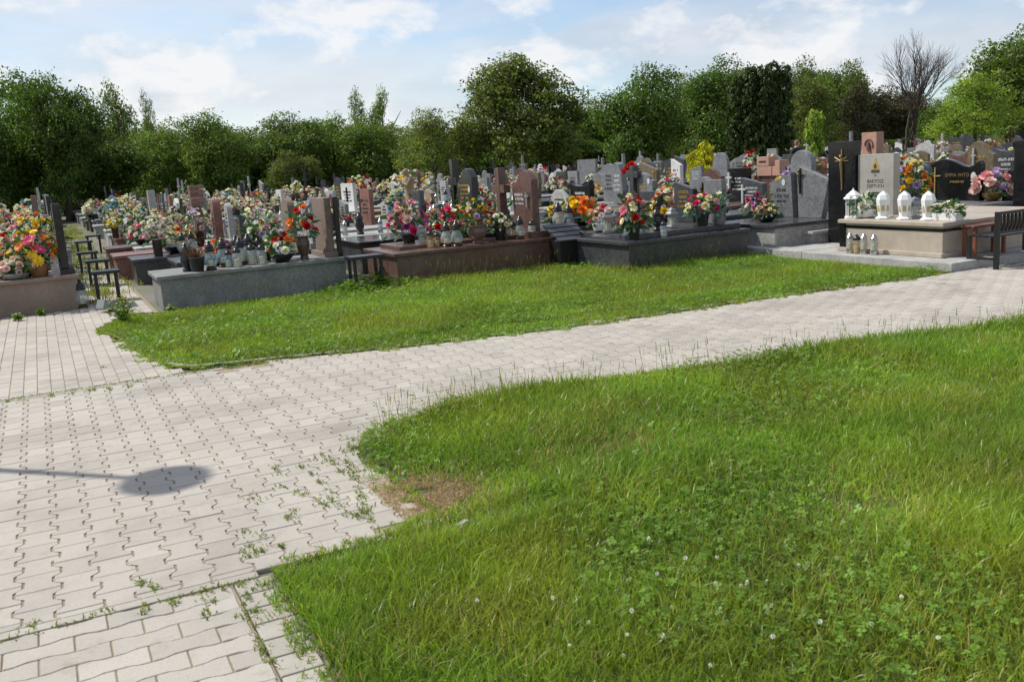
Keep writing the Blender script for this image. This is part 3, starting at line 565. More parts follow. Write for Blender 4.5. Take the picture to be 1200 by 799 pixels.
def lobeset(seed, n, shape='round'):
    r_ = np.random.default_rng(seed); Ls = []
    if shape == 'round':
        Ls.append((0, 0, 1.0, 0.62, 0.66))
        for k in range(n):
            ph = r_.uniform(0, 6.28); z = r_.uniform(0.18, 1.62); e = math.sqrt(max(0.05, 1 - ((z - 0.9) / 1.05) ** 2)); rr = r_.uniform(0.42, 0.68) * e; s_ = r_.uniform(0.22, 0.40); Ls.append((rr * math.cos(ph), rr * math.sin(ph), z, s_, s_ * r_.uniform(0.75, 1.1)))
        Ls.append((r_.uniform(-.2, .2), r_.uniform(-.2, .2), 1.68, 0.28, 0.30))
    if shape == 'tall':
        for k in range(n):
            z = 0.15 + 1.75 * k / n; e = 0.62 * (1 - ((z - 0.8) / 1.25) ** 2) + 0.1; ph = r_.uniform(0, 6.28); Ls.append((e * 0.6 * math.cos(ph), e * 0.6 * math.sin(ph), z, r_.uniform(0.2, 0.36), r_.uniform(0.2, 0.34)))
    if shape == 'broom':           # sprays reaching up and out
        Ls.append((0, 0, 0.95, 0.62, 0.7)); Ls.append((-0.3, 0.1, 0.65, 0.5, 0.5)); Ls.append((0.3, -0.1, 0.65, 0.5, 0.5))
        for k in range(n):
            ph = r_.uniform(0, 6.28); el = r_.uniform(0.15, 1.45); rr = r_.uniform(0.6, 0.92); Ls.append((rr * math.cos(ph) * math.cos(el) * 0.95, rr * math.sin(ph) * math.cos(el) * 0.95, 0.75 + rr * math.sin(el) * 1.15, r_.uniform(0.12, 0.26), r_.uniform(0.18, 0.34)))
        for k in range(n // 2):
            ph = r_.uniform(0, 6.28); rr = r_.uniform(0.55, 0.8); Ls.append((rr * math.cos(ph), rr * math.sin(ph), r_.uniform(0.3, 0.75), r_.uniform(0.16, 0.28), r_.uniform(0.2, 0.34)))
    if shape == 'egg':
        for k in range(n):
            z = r_.uniform(0.15, 1.85); e = 0.72 * math.sqrt(max(0.02, 1 - ((z - 0.85) / 1.12) ** 2)); ph = r_.uniform(0, 6.28); Ls.append((e * 0.7 * math.cos(ph), e * 0.7 * math.sin(ph), z, 0.24, 0.26))
    if shape == 'cols':            # clipped conifer columns standing together
        for (x, y, h, r0) in ((-0.66, 0, 1.80, 0.30), (-0.36, -0.18, 1.9, 0.30), (-0.05, 0.05, 1.92, 0.31), (0.26, -0.15, 1.98, 0.31), (0.6, 0.0, 1.97, 0.33), (0.0, -0.35, 1.85, 0.3), (0.35, 0.3, 1.9, 0.3)):
            for k in range(9):
                t_ = k / 8; Ls.append((x, y, 0.1 + (h - 0.2) * t_, r0 * (1.1 - 0.45 * t_ ** 3), 0.2))
    return Ls
CM = {}
def crown(kind, leafk):
    key = (kind, leafk)
    if key in CM: return CM[key]
    spec = {'r0': ('round', 11, 17, 23000, 0.032), 'r1': ('round', 12, 21, 23000, 0.031), 'r2': ('round', 13, 15, 22000, 0.033), 'r3': ('round', 14, 25, 24000, 0.030), 't0': ('tall', 21, 13, 5200, 0.034), 't1': ('tall', 22, 16, 7000, 0.034),
            'b0': ('broom', 31, 34, 34000, 0.028), 'b1': ('broom', 32, 26, 13000, 0.028), 'e0': ('egg', 41, 16, 6500, 0.12), 's1': ('round', 62, 12, 5200, 0.11), 'c0': ('cols', 51, 0, 80000, 0.036), 's0': ('round', 61, 12, 4200, 0.05)}[kind]
    up = 0.5 if kind == 'c0' else 0.25
    V, Fa, ti = crown_mesh(kind, spec[1], lobeset(spec[1], spec[2], spec[0]), spec[3], spec[4], up, {'c0': 0.04, 'e0': 0.16, 's1': 0.16, 'b0': 0.10, 'b1': 0.11}.get(kind, 0.13), {'b0': 0.8, 'c0': -1.5}.get(kind, 0.0), {'c0': 0.12, 't0': 0.4}.get(kind, 0.28))
    CM[key] = np_mesh('crown', V, Fa, LEAF[leafk], ti, 4); return CM[key]
TM = {}
def trunk_mesh(seed):
    if seed in TM: return TM[seed]
    r_ = random.Random(seed); B_ = MB(); B_.tube([(0, 0, -0.1), (0.01, 0.0, 0.25), (0.03, 0.01, 0.6), (0.02, 0.03, 1.0), (0.0, 0.02, 1.5)], [0.075, 0.06, 0.05, 0.035, 0.012], 8)
    for k in range(9):
        ph = k * 2.4 + r_.random(); z0 = r_.uniform(0.4, 1.1); l = r_.uniform(0.4, 0.75); e = Vector((math.cos(ph) * l, math.sin(ph) * l, r_.uniform(0.25, 0.6))); s_ = Vector((0.02, 0.01, z0))
        B_.tube([s_, s_ + e * 0.5 + Vector((0, 0, -0.05)), s_ + e], [0.028, 0.018, 0.006], 5)
    TM[seed] = B_.mesh('trunk', M_bark, smooth=True); return TM[seed]
def tree(x, ytop, wpx, d, kind, leafk, label, skirt=0.12, name='tree', group=None, cat='tree'):
    p = at_depth(x, d); H = height_to(p, ytop); rx = wpx / 2 * d / FP * {'c0': 1.12, 'e0': 1.0, 's1': 1.0, 'b0': 1.02}.get(kind, 1.25); ch = H * (1 - skirt)
    root = empty(name, Matrix.Translation(p) @ Matrix.Rotation(random.uniform(0, 6.28) if kind != 'c0' else 0, 4, 'Z'), label, cat, group)
    link('crown', crown(kind, leafk), root, ml=Matrix.Translation((0, 0, H * skirt)) @ Matrix.Diagonal((rx, rx, ch / 2.0, 1)))
    link('trunk', trunk_mesh(int(x) % 4), root, ml=Matrix.Diagonal((H * 0.36, H * 0.36, H * 0.5, 1))); return root
TR = [(25, 80, 120, 48, 'r0', 'dark', 'tall dark maple at the left edge of the photo, right of the frame corner', .1), (82, 84, 92, 46, 'r1', 'dark', 'dark rounded tree second from the left edge', .1), (-18, 112, 100, 45, 'r3', 'dark', 'dark leafy tree cut off by the left edge', .05),
      (147, 100, 58, 62, 't1', 'mid', 'tall loose tree rising above the hedge right of the left maples', .1), (181, 110, 26, 66, 't0', 'mid', 'thin wispy tree top beside the tall loose tree', .1), (122, 150, 95, 50, 'r2', 'dark', 'low dark tree below the tall loose tree', .04),
      (203, 138, 78, 54, 'r3', 'mid', 'bushy mid green tree right of the thin wispy tree', .05), (257, 129, 80, 52, 'r0', 'mid', 'rounded bushy tree above the stacked brown pillar stone', .05), (303, 146, 64, 56, 'r2', 'dark', 'dark tree in the dip between two rounded trees', .04), (347, 129, 85, 54, 'r1', 'mid', 'rounded tree above the olive bush', .05),
      (347, 174, 60, 46, 'r2', 'olive', 'low olive brown bush in front of the tree belt', .04), (393, 135, 56, 56, 't1', 'mid', 'narrow tree left of the two distant poplars', .06), (424, 106, 32, 78, 't0', 'mid', 'left of two distant poplar tops above the belt', .1), (451, 104, 32, 79, 't1', 'mid', 'right of two distant poplar tops above the belt', .1),
      (437, 132, 80, 55, 'r3', 'mid', 'bushy tree below the two poplar tops', .05), (503, 126, 76, 48, 'b1', 'olive', 'yellowish fine leaved tree left of the big central tree', .06), (605, 64, 170, 50, 'b0', 'olive', 'big broad feathery tree in the middle of the photo', .13), (697, 112, 62, 62, 'r2', 'mid', 'tree in the gap right of the big central tree', .05),
      (672, 150, 60, 58, 'r1', 'dark', 'low dark tree tucked behind the big central tree', .05), (752, 74, 98, 52, 'r0', 'dark', 'tall dense tree right of the gap beside the central tree', .07), (848, 62, 98, 57, 'r3', 'dark', 'tall dark tree behind the conifer columns', .06), (806, 84, 66, 60, 'r1', 'dark', 'dark tree between the two tall dense trees', .05),
      (948, 88, 80, 52, 'b1', 'olive', 'olive tree right of the conifer columns', .08), (988, 66, 62, 66, 'r2', 'mid', 'hazy tree top above the olive tree on the right', .1), (944, 64, 58, 68, 'r3', 'mid', 'distant tree top behind the conifer columns', .1), (1004, 96, 58, 56, 't1', 'brownish', 'thin brownish tree left of the bare tree', .1),
      (1046, 98, 78, 66, 'r1', 'brownish', 'dull brownish tree behind the bare tree', .06), (1104, 112, 64, 62, 'r2', 'dark', 'dark tree between the bare tree and the light maple', .06), (1140, 84, 92, 43, 'b1', 'light', 'bright light green maple on the right', .2), (1200, 24, 118, 47, 'r3', 'mid', 'big green tree cut off by the right edge', .1),
      (1178, 46, 84, 52, 'r0', 'mid', 'leafy tree between the light maple and the right edge tree', .1), (953, 132, 28, 36, 'e0', 'light', 'small egg shaped light green tree among the gravestones', .22)]
for t_ in TR: tree(t_[0], t_[1], t_[2], t_[3], t_[4], t_[5], t_[6], t_[7])
tree(890, 79, 72, 40, 'c0', 'thuja', 'dense clump of dark clipped conifer columns', 0.01, 'conifer', cat='conifer')
tree(824, 166, 44, 31, 's1', 'yellow', 'bright yellow green shrub left of the conifer columns', 0.05, 'shrub', cat='shrub')
for k in range(26):
    x = -60 + k * 52 + random.uniform(-12, 12)
    tree(x, 150 - 0.02 * x + random.uniform(-8, 10), random.uniform(85, 110), 74 + random.uniform(-5, 6), random.choice(['r0', 'r1', 'r2', 'r3']), random.choice(['dark', 'dark', 'mid']), 'rear belt tree behind the front trees, ' + ORD[k + 1] + ' from the left', 0.02, group='rear belt of trees')
for k in range(30):
    x = -40 + k * 43 + random.uniform(-10, 10)
    tree(x, 196 - 0.035 * x + random.uniform(-8, 8), random.uniform(58, 80), random.uniform(56, 60), random.choice(['r0', 'r2', 's0']), 'dark', 'low dark undergrowth bush under the tree belt, ' + ORD[k + 1] + ' from the left', 0.0, 'bush', 'undergrowth bushes under the trees', 'bush')
# the bare tree
def bare(x, ytop, d):
    p = at_depth(x, d); H = height_to(p, ytop); root = empty('bare_tree', Matrix.Translation(p), 'leafless tree with a fan of bare twigs on the right', 'tree'); r_ = random.Random(5); tr = MB(); tw = MB()
    def grow(s_, dr, l, r0, lev):
        e = s_ + dr * l; mid = s_ + dr * l * 0.5 + Vector((r_.uniform(-1, 1), r_.uniform(-1, 1), 0)) * l * 0.05
        (tr if lev < 3 else tw).tube([s_, mid, e], [r0, r0 * 0.82, r0 * 0.62], 6 if lev < 2 else 3)
        if lev >= 6: return
        for k in range(3 if lev < 5 else 2):
            f = r_.uniform(0.45, 1.0) if k else 1.0; q = s_ + dr * l * f; ax = Vector((r_.uniform(-1, 1), r_.uniform(-1, 1), r_.uniform(-0.3, 0.3))).normalized()
            nd_ = (Matrix.Rotation(r_.uniform(0.2, 0.55), 3, ax) @ dr + Vector((0, 0, 0.13))).normalized(); grow(q, nd_, l * r_.uniform(0.66, 0.86), r0 * r_.uniform(0.5, 0.66), lev + 1)
    for dx, lean in ((-0.1, -0.04), (0.14, 0.05)): grow(Vector((dx, 0, -0.05)), Vector((lean, 0, 1)).normalized(), H * 0.27, 0.13, 0)
    zmax = max(v[2] for v in tw.v); k = H / zmax
    tr.obj('trunk', M_bark, root, ml=Matrix.Scale(k, 4), smooth=True); tw.obj('twigs', M_twig, root, ml=Matrix.Scale(k, 4))
bare(1065, 28, 50)
# faint lattice tower far behind the gap
p = at_depth(687, 85); H = height_to(p, 101); B_ = MB()
for sx_ in (-1, 1):
    for sy_ in (-1, 1): B_.tube([(sx_ * 0.6, sy_ * 0.6, 0), (sx_ * 0.18, sy_ * 0.18, H)], 0.035, 4)
for k in range(9):
    z = H * (0.35 + 0.07 * k); w_ = 0.6 - 0.42 * z / H
    for sx_ in (-1, 1): B_.tube([(sx_ * w_, -w_, z), (-sx_ * w_, -w_ * 0.95, z + H * 0.07)], 0.025, 3)
for z in (0.84, 0.95): B_.tube([(-0.9, 0, H * z), (0.9, 0, H * z)], 0.04, 4)
tag(B_.obj('lattice_tower', M_greymetal, mw=Matrix.Translation(p)), 'thin steel lattice tower tip in the gap right of the central tree', 'tower')
# ================================================================== GRAVES
def outline(shape, w_, h):
    """headstone outline (y,z), counter-clockwise seen from the foot; y from -w/2 to w/2"""
    a = w_ / 2; P_ = [(-a, 0), (a, 0)]
    if shape == 'rect': P_ += [(a, h), (-a, h)]
    elif shape == 'arch': P_ += [(a, h * 0.78)] + [(a * math.cos(t), h * 0.78 + h * 0.22 * math.sin(t)) for t in [math.pi * k / 10 for k in range(1, 10)]] + [(-a, h * 0.78)]
    elif shape == 'round': P_ += [(a, h - a)] + [(a * math.cos(t), h - a + a * math.sin(t)) for t in [math.pi * k / 12 for k in range(1, 12)]] + [(-a, h - a)]
    elif shape == 'wave': P_ += [(a - 2 * a * k / 10, h * (0.87 + 0.13 * math.sin(-math.pi / 2 + 2.1 * math.pi * k / 10 * 0.75))) for k in range(11)]
    elif shape == 'wave2': P_ += [(a - 2 * a * k / 10, h * (0.87 + 0.13 * math.sin(-math.pi / 2 + 2.1 * math.pi * (10 - k) / 10 * 0.75))) for k in range(11)]
    elif shape == 'slant': P_ += [(a, h * 0.82), (-a, h)]
    elif shape == 'slant2': P_ += [(a, h), (-a, h * 0.82)]
    elif shape == 'point': P_ += [(a, h * 0.84), (0, h), (-a, h * 0.84)]
    elif shape == 'dip': P_ += [(a, h)] + [(a * math.cos(t), h - h * 0.13 * math.sin(t)) for t in [math.pi * k / 8 for k in range(1, 8)]] + [(-a, h)]
    elif shape == 'should': P_ += [(a, h * 0.8), (a * 0.62, h * 0.82)] + [(a * 0.62 * math.cos(t), h * 0.82 + h * 0.18 * math.sin(t)) for t in [math.pi * k / 8 for k in range(1, 8)]] + [(-a * 0.62, h * 0.82), (-a, h * 0.8)]
    elif shape == 'lean': P_ = [(-a * 0.7, 0), (a * 0.8, 0), (a, h * 0.5), (a * 0.85, h * 0.82), (a * 0.35, h), (-a * 0.3, h * 0.95), (-a * 0.85, h * 0.75), (-a, h * 0.35)]
    elif shape == 'flare': P_ = [(-a * 0.75, 0), (a * 0.75, 0), (a, h * 0.6), (a * 0.9, h), (-a * 0.9, h), (-a, h * 0.6)]
    return P_
SHW = {'rect': 'straight-topped', 'arch': 'arch-topped', 'round': 'round-topped', 'wave': 'wavy-topped', 'wave2': 'wavy-topped', 'slant': 'slant-topped', 'slant2': 'slant-topped', 'point': 'pointed', 'dip': 'hollow-topped', 'should': 'shouldered', 'lean': 'leaf-shaped', 'flare': 'flared'}
MC = {}
def cached(key, fn):
    if key not in MC: MC[key] = fn()
    return MC[key]
def stone_mesh(shape, w_, h, th, mt, bevel=0.008):
    return cached(('st', shape, round(w_, 2), round(h, 2), th, mt.name), lambda: MB().prism(outline(shape, w_, h), -th / 2, th / 2).mesh('headstone', mt, bevel))
def lines_mesh(w_, z0, z1, rows, mt, seed):
    """rows of small raised letters too far away to read; on the plane x=0, facing -x"""
    def f():
        r_ = random.Random(seed); B_ = MB()
        for k in range(rows):
            z = z1 - (z1 - z0) * (k + 0.5) / rows; lh = (z1 - z0) / rows * (0.55 if k % 3 < 2 else 0.34); ww = w_ * r_.uniform(0.45, 0.95); y = -ww / 2
            while y < ww / 2:
                l = lh * r_.uniform(0.35, 0.62)
                if r_.random() > 0.12:
                    B_.box(-0.003, 0.002, y, y + l * 0.28, z - lh / 2, z + lh / 2)
                    q = r_.random()
                    if q < 0.7: B_.box(-0.0025, 0.002, y + l * 0.28, y + l * 0.75, z + lh * (0.3 if q < 0.35 else -0.5), z + lh * (0.5 if q < 0.35 else -0.3))
                    if q > 0.3: B_.box(-0.0028, 0.002, y + l * 0.7, y + l * 0.92, z - lh * 0.5, z + lh * r_.choice((0.5, 0.1)))
                y += l
        return B_.mesh('inscription', mt)
    return cached(('ln', round(w_, 2), round(z0, 2), round(z1, 2), rows, mt.name, seed % 6), f)
FONT = None
def text_obj(body, size, mt, parent, y, z, x):
    cu = bpy.data.curves.new('inscription', 'FONT'); cu.body = body; cu.size = size; cu.align_x = 'CENTER'; cu.align_y = 'CENTER'; cu.extrude = 0.0015; cu.resolution_u = 2; cu.space_line = 1.0
    tmp = bpy.data.objects.new('inscription_source', cu); COL.objects.link(tmp); dg = bpy.context.evaluated_depsgraph_get(); me = bpy.data.meshes.new_from_object(tmp.evaluated_get(dg)); bpy.data.objects.remove(tmp); bpy.data.curves.remove(cu)
    me.materials.clear(); me.materials.append(mt)
    # text x -> local -y (read from the foot side), text y -> z
    ml = Matrix(((0, 0, -1, x), (-1, 0, 0, y), (0, 1, 0, z), (0, 0, 0, 1))); return link('inscription', me, parent, ml=ml)
def cross_mesh(h, w_, t_, mt, arm=0.68):
    return cached(('cr', h, w_, t_, mt.name), lambda: (MB().box(-t_ / 2, t_ / 2, -t_ / 2, t_ / 2, 0, h).box(-t_ / 2 * 0.92, t_ / 2 * 0.92, -w_ / 2, -t_ / 2, h * arm - t_ / 2, h * arm + t_ / 2).box(-t_ / 2 * 0.92, t_ / 2 * 0.92, t_ / 2, w_ / 2, h * arm - t_ / 2, h * arm + t_ / 2)).mesh('cross', mt, 0.004))
def plinth_mesh(L_, Wd, h, mt): return cached(('pl', round(L_, 1), round(Wd, 2), round(h, 2), mt.name), lambda: MB().box(-L_, 0, -Wd / 2, Wd / 2, -0.12, h).mesh('plinth', mt, 0.006))
def slab_mesh(L_, Wd, t_, mt): return cached(('sl', round(L_, 1), round(Wd, 2), t_, mt.name), lambda: MB().box(-L_ - 0.04, 0.03, -Wd / 2 - 0.035, Wd / 2 + 0.035, 0, t_).mesh('slab', mt, 0.010))
USED = []      # footprints a0,a1,b0,b1
class Grave: pass
def grave(a, b, label, L_=2.1, Wd=1.0, ph=0.36, pm_='grey', sm=None, stones=(), cross=None, group=None, slab=True, text=None, name='grave', base_h=0.0, foot=True):
    """head of the grave at (a,b); its foot L_ metres towards the left of the picture. stones: (shape,width,height,thick,mat,y,x)"""
    g_ = Grave(); fr = frame(a, b, base_h); g_.fr = fr; g_.a, g_.b, g_.L, g_.W = a, b, L_, Wd; top = ph
    e = empty(name, fr, label, 'grave', group); g_.e = e
    link('plinth', plinth_mesh(L_, Wd, ph, G[pm_]), e)
    if slab: link('slab', slab_mesh(L_, Wd, 0.05, G[sm or pm_]), e, ml=Matrix.Translation((0, 0, ph + 0.0))); top = ph + 0.05
    g_.top = top; g_.hs = []
    for st in stones:
        shape, w_, h, th, mt, y, x = st[:7]; tcol = st[7] if len(st) > 7 else None; rows = st[8] if len(st) > 8 else 4
        if len(st) > 9 and st[9]: link('headstone_base', plinth_mesh(th + 0.12, w_ + 0.14, 0.07, G[mt]), e, ml=Matrix.Translation((x + th / 2 + 0.06, y, top))); z0 = top + 0.07
        else: z0 = top
        ho = link('headstone', stone_mesh(shape, w_, h, th, G[mt]), e, ml=Matrix.Translation((x, y, z0))); g_.hs.append((ho, z0))
        if tcol: link('inscription', lines_mesh(w_ * 0.72, h * 0.30, h * 0.74, rows, tcol, int(abs(a * 37 + b * 91 + y * 13))), ho, ml=Matrix.Translation((-th / 2 - 0.0005, 0, 0)))
    if cross:
        ch, cw, ct, cmx, y, x = cross; link('cross', cross_mesh(ch, cw, ct, cmx), e, ml=Matrix.Translation((x, y, top)))
    USED.append((a - L_ - 0.05, a + 0.12, b - Wd / 2 - 0.04, b + Wd / 2 + 0.04)); return g_
def relief_cross(parent, h, w_, mt, x, y, z, t_=0.03):
    B_ = MB(); B_.box(-t_, 0.002, -t_ / 2, t_ / 2, 0, h).box(-t_ * 0.9, 0.002, -w_ / 2, -t_ / 2, h * 0.7, h * 0.7 + t_).box(-t_ * 0.9, 0.002, t_ / 2, w_ / 2, h * 0.7, h * 0.7 + t_); return B_.obj('cross', mt, parent, ml=Matrix.Translation((x, y, z)))
def crucifix(parent, h, mt, x, y, z):
    """cross with a small figure"""
    o = relief_cross(parent, h, h * 0.42, mt, x, y, z, 0.016); B_ = MB(); c = h * 0.72
    B_.tube([(-0.03, 0, c + 0.03), (-0.035, 0.005, c - 0.06), (-0.03, -0.004, c - 0.16), (-0.028, 0, c - 0.28)], [0.008, 0.011, 0.009, 0.005], 6).tube([(-0.03, -h * 0.19, c + 0.05), (-0.035, 0, c), (-0.03, h * 0.19, c + 0.05)], 0.005, 5).lathe([(0.004, -0.02), (0.016, -0.01), (0.017, 0.01), (0.006, 0.024)], 7, (-0.035, 0, c + 0.055))
    B_.obj('figure', mt, o)
def oval(parent, x, y, z, r=0.05):
    B_ = MB(); V = [(x - 0.004, y + r * 0.75 * math.cos(t), z + r * math.sin(t)) for t in [2 * math.pi * k / 16 for k in range(16)]]; V2 = [(x + 0.001, p[1], p[2]) for p in V]
    B_.add(V + V2, [tuple(range(16))[::-1]] + [(i, (i + 1) % 16, 16 + (i + 1) % 16, 16 + i) for i in range(16)]); return B_.obj('portrait', M_enamel, parent)
# ------------------------------------------------------------------ flowers
def petal(B_, c, d, sd_, l, w_, cup, up):
    """a petal from c along d (curving by cup along up)"""
    p1 = c + d * l * 0.55 + up * cup * l * 0.25; p2 = c + d * l + up * cup * l * 0.8
    B_.add([c, p1 + sd_ * w_ * 0.5, p2 + sd_ * w_ * 0.28, p2 - sd_ * w_ * 0.28, p1 - sd_ * w_ * 0.5], [(0, 1, 4), (1, 2, 3, 4)])
def blossom_geo(B_, kind, r, c=Vector((0, 0, 0)), ax=Vector((0, 0, 1)), mi=0, ci=None, seed=0):
    r_ = random.Random(seed); e1 = ax.orthogonal().normalized(); e2 = ax.cross(e1); B_.mi = mi
    def ring(n, l, w_, cup, tilt, h, ph):
        for k in range(n):
            a_ = ph + 2 * math.pi * k / n + r_.uniform(-.1, .1); d = e1 * math.cos(a_) + e2 * math.sin(a_); dd = (d * math.cos(tilt) + ax * math.sin(tilt)).normalized(); sd_ = ax.cross(d); petal(B_, c + ax * h, dd, sd_, l, w_, cup, ax)
    if kind == 'rose': ring(6, r, r * 1.1, 0.25, 0.1, 0, 0); ring(5, r * 0.82, r, 0.5, 0.5, 0.1 * r, 0.5); ring(5, r * 0.7, r * 0.8, 0.5, 0.95, 0.15 * r, 0.2); ring(3, r * 0.6, r * 0.6, 0.3, 1.3, 0.2 * r, 0)
    elif kind == 'daisy':
        ring(11, r, r * 0.42, -0.12, 0.25, 0, 0); ring(9, r * 0.75, r * 0.36, -0.05, 0.45, 0.05 * r, 0.2)
        B_.mi = mi if ci is None else ci; V = [c + ax * r * 0.26] + [c + ax * r * 0.12 + (e1 * math.cos(q) + e2 * math.sin(q)) * r * 0.26 for q in [6.283 * k / 7 for k in range(7)]]; B_.add(V, [(0, 1 + k, 1 + (k + 1) % 7) for k in range(7)])
    elif kind == 'mum':
        for t_, n, l in ((-0.35, 9, 0.8), (0.05, 11, 0.95), (0.45, 10, 0.95), (0.85, 8, 0.9), (1.25, 5, 0.85)): ring(n, r * l, r * 0.42, 0.1, t_, 0.1 * r, t_ * 3)
    elif kind == 'lily': ring(6, r * 1.15, r * 0.5, -0.35, 0.6, 0, 0)
    elif kind == 'small': ring(5, r, r * 0.9, 0.2, 0.3, 0, 0); ring(3, r * 0.6, r * 0.7, 0.3, 0.9, 0.1 * r, 0.4)
def blossom_mesh(kind, col, v=0):
    def f():
        B_ = MB(); blossom_geo(B_, kind, 1.0, mi=0, ci=1, seed=v); return B_.mesh('blossom', [PETM[col], PETM['yellow']])
    return cached(('bl', kind, col, v), f)
def leafy(B_, n, c, R_, hgt, seed, ll=0.09, lw=0.04, down=0.3):
    r_ = random.Random(seed)
    for k in range(n):
        ph = r_.uniform(0, 6.28); el = r_.uniform(-down, 1.2); d = Vector((math.cos(ph) * math.cos(el), math.sin(ph) * math.cos(el), math.sin(el))); rr = r_.uniform(0.35, 0.98); p = c + Vector((d.x * R_ * rr, d.y * R_ * rr, d.z * hgt * rr)); sd_ = d.cross(Vector((r_.uniform(-1, 1), r_.uniform(-1, 1), r_.uniform(-1, 1)))).normalized(); petal(B_, p, d, sd_, ll * r_.uniform(0.7, 1.4), lw * r_.uniform(0.7, 1.3), -0.3, Vector((0, 0, 1)))
VASES = {'bowl': ([(0.07, 0), (0.10, 0.015), (0.15, 0.07), (0.16, 0.11), (0.14, 0.115)], M_blackplastic, 'black bowl'), 'pot': ([(0.075, 0), (0.10, 0.16), (0.108, 0.165), (0.105, 0.185), (0.09, 0.185)], M_blackplastic, 'black pot'),
         'vase': ([(0.055, 0), (0.06, 0.02), (0.05, 0.04), (0.085, 0.15), (0.09, 0.22), (0.07, 0.28), (0.085, 0.31), (0.07, 0.31)], M_brownpot, 'brown vase'), 'tall': ([(0.065, 0), (0.07, 0.02), (0.075, 0.25), (0.085, 0.27), (0.07, 0.27)], mat('dark brown vase', (0.05, 0.03, 0.025), 0.25), 'dark vase'),
         'basket': ([(0.085, 0), (0.10, 0.02), (0.115, 0.09), (0.125, 0.15), (0.12, 0.16), (0.10, 0.155)], M_basket, 'wicker basket'), 'dish': ([(0.10, 0), (0.15, 0.02), (0.17, 0.06), (0.165, 0.07), (0.15, 0.065)], M_greypot, 'grey dish'),
         'urn': ([(0.07, 0), (0.075, 0.02), (0.055, 0.045), (0.11, 0.09), (0.15, 0.16), (0.145, 0.20), (0.115, 0.23), (0.125, 0.25), (0.11, 0.25)], mat('brown stoneware urn', (0.16, 0.10, 0.085), 0.3), 'brown urn'), 'gold': ([(0.07, 0), (0.11, 0.02), (0.15, 0.08), (0.155, 0.12), (0.14, 0.12)], M_goldpot, 'golden bowl'),
         'white': ([(0.07, 0), (0.11, 0.02), (0.13, 0.09), (0.135, 0.11), (0.12, 0.11)], M_white, 'white bowl'), 'stone': ([(0.06, 0), (0.075, 0.02), (0.07, 0.1), (0.095, 0.2), (0.105, 0.22), (0.09, 0.22)], G['grey'], 'stone vase')}
VH = {k: v[0][-1][1] for k, v in VASES.items()}
PALW = {'white': 'white', 'cream': 'cream', 'pink': 'pink', 'palepink': 'pale pink', 'hotpink': 'magenta', 'red': 'red', 'darkred': 'dark red', 'orange': 'orange', 'yellow': 'yellow', 'purple': 'purple', 'lilac': 'lilac', 'salmon': 'salmon', 'blue': 'blue'}
def bouquet(mw, label, pal, kinds=('rose',), vase='pot', R_=0.2, hgt=0.24, n=14, rb=0.055, fol=60, detail=2, fm=None, group=None, squash=1.0, seed=0, lift=0.0):
    """detail 2: every blossom a part; 1: vase, foliage and blossoms; 0: one mesh"""
    r_ = random.Random(seed); vp, vm, vw = VASES[vase]; vh = VH[vase]; c = Vector((0, 0, vh + lift + hgt * 0.12)); pts = []
    for k in range(n):
        z = (k + 0.5) / n * 1.08 - 0.08; ph = k * 2.39996 + r_.uniform(-.3, .3); q = math.sqrt(max(0, 1 - z * z)); d = Vector((q * math.cos(ph), q * math.sin(ph), z)); rr = r_.uniform(0.78, 1.05)
        pts.append((c + Vector((d.x * R_ * rr, d.y * R_ * rr * squash, d.z * hgt * rr)), (d + Vector((r_.uniform(-.3, .3), r_.uniform(-.3, .3), 0.25))).normalized(), pal[r_.randrange(len(pal))], kinds[r_.randrange(len(kinds))], rb * r_.uniform(0.75, 1.2)))
    if detail == 2:
        e = empty('flower_bouquet', mw, label, 'flowers', group)
        link('vase', cached(('va', vase), lambda: MB().lathe(vp, 16).mesh('vase', vm, 0, True)), e)
        Bf = MB(); leafy(Bf, fol, c, R_ * 1.08, hgt * 1.05, seed, 0.10, 0.042)
        for p, *_ in pts[::2]: Bf.tube([(0, 0, vh * 0.7), (p.x * 0.5, p.y * 0.5, (vh + p.z) * 0.5), tuple(p)], 0.004, 3)
        Bf.obj('foliage', fm or M_fol, e)
        for k, (p, d, col, kd, rr) in enumerate(pts): link('blossom', blossom_mesh(kd, col, k % 3), e, ml=Matrix.Translation(p) @ d.to_track_quat('Z', 'Y').to_matrix().to_4x4() @ Matrix.Rotation(k, 4, 'Z') @ Matrix.Scale(rr, 4))
        return e
    cols = sorted(set(pal)); ms = [PETM[c_] for c_ in cols] + [PETM['yellow'], fm or M_fol, vm]
    def flowers(B_):
        for k, (p, d, col, kd, rr) in enumerate(pts): blossom_geo(B_, kd if detail else ('small' if kd != 'mum' else 'rose'), rr, p, d, cols.index(col), len(cols), k)
    key = (tuple(pal), tuple(kinds), vase, n, detail, seed % 5, round(R_, 2), round(hgt, 2))
    if detail == 1:
        e = empty('flower_bouquet', mw, label, 'flowers', group); link('vase', cached(('va1', vase), lambda: MB().lathe(vp, 10).mesh('vase', vm, 0, True)), e)
        def fb(): B_ = MB(); flowers(B_); return B_.mesh('blossoms', ms)
        def ff(): B_ = MB(); leafy(B_, fol // 2, c, R_ * 1.08, hgt * 1.05, seed, 0.11, 0.05); return B_.mesh('foliage', fm or M_fol)
        link('blossoms', cached(('b1',) + key, fb), e); link('foliage', cached(('f1',) + key, ff), e); return e
    def f0():
        B_ = MB(); flowers(B_); B_.mi = len(cols) + 1; leafy(B_, 14, c, R_ * 1.05, hgt, seed, 0.12, 0.06); B_.mi = len(cols) + 2; B_.lathe(vp, 8); return B_.mesh('flower_bouquet', ms)
    o = link('flower_bouquet', cached(('b0',) + key, f0), mw=mw); return tag(o, label, 'flowers', group)
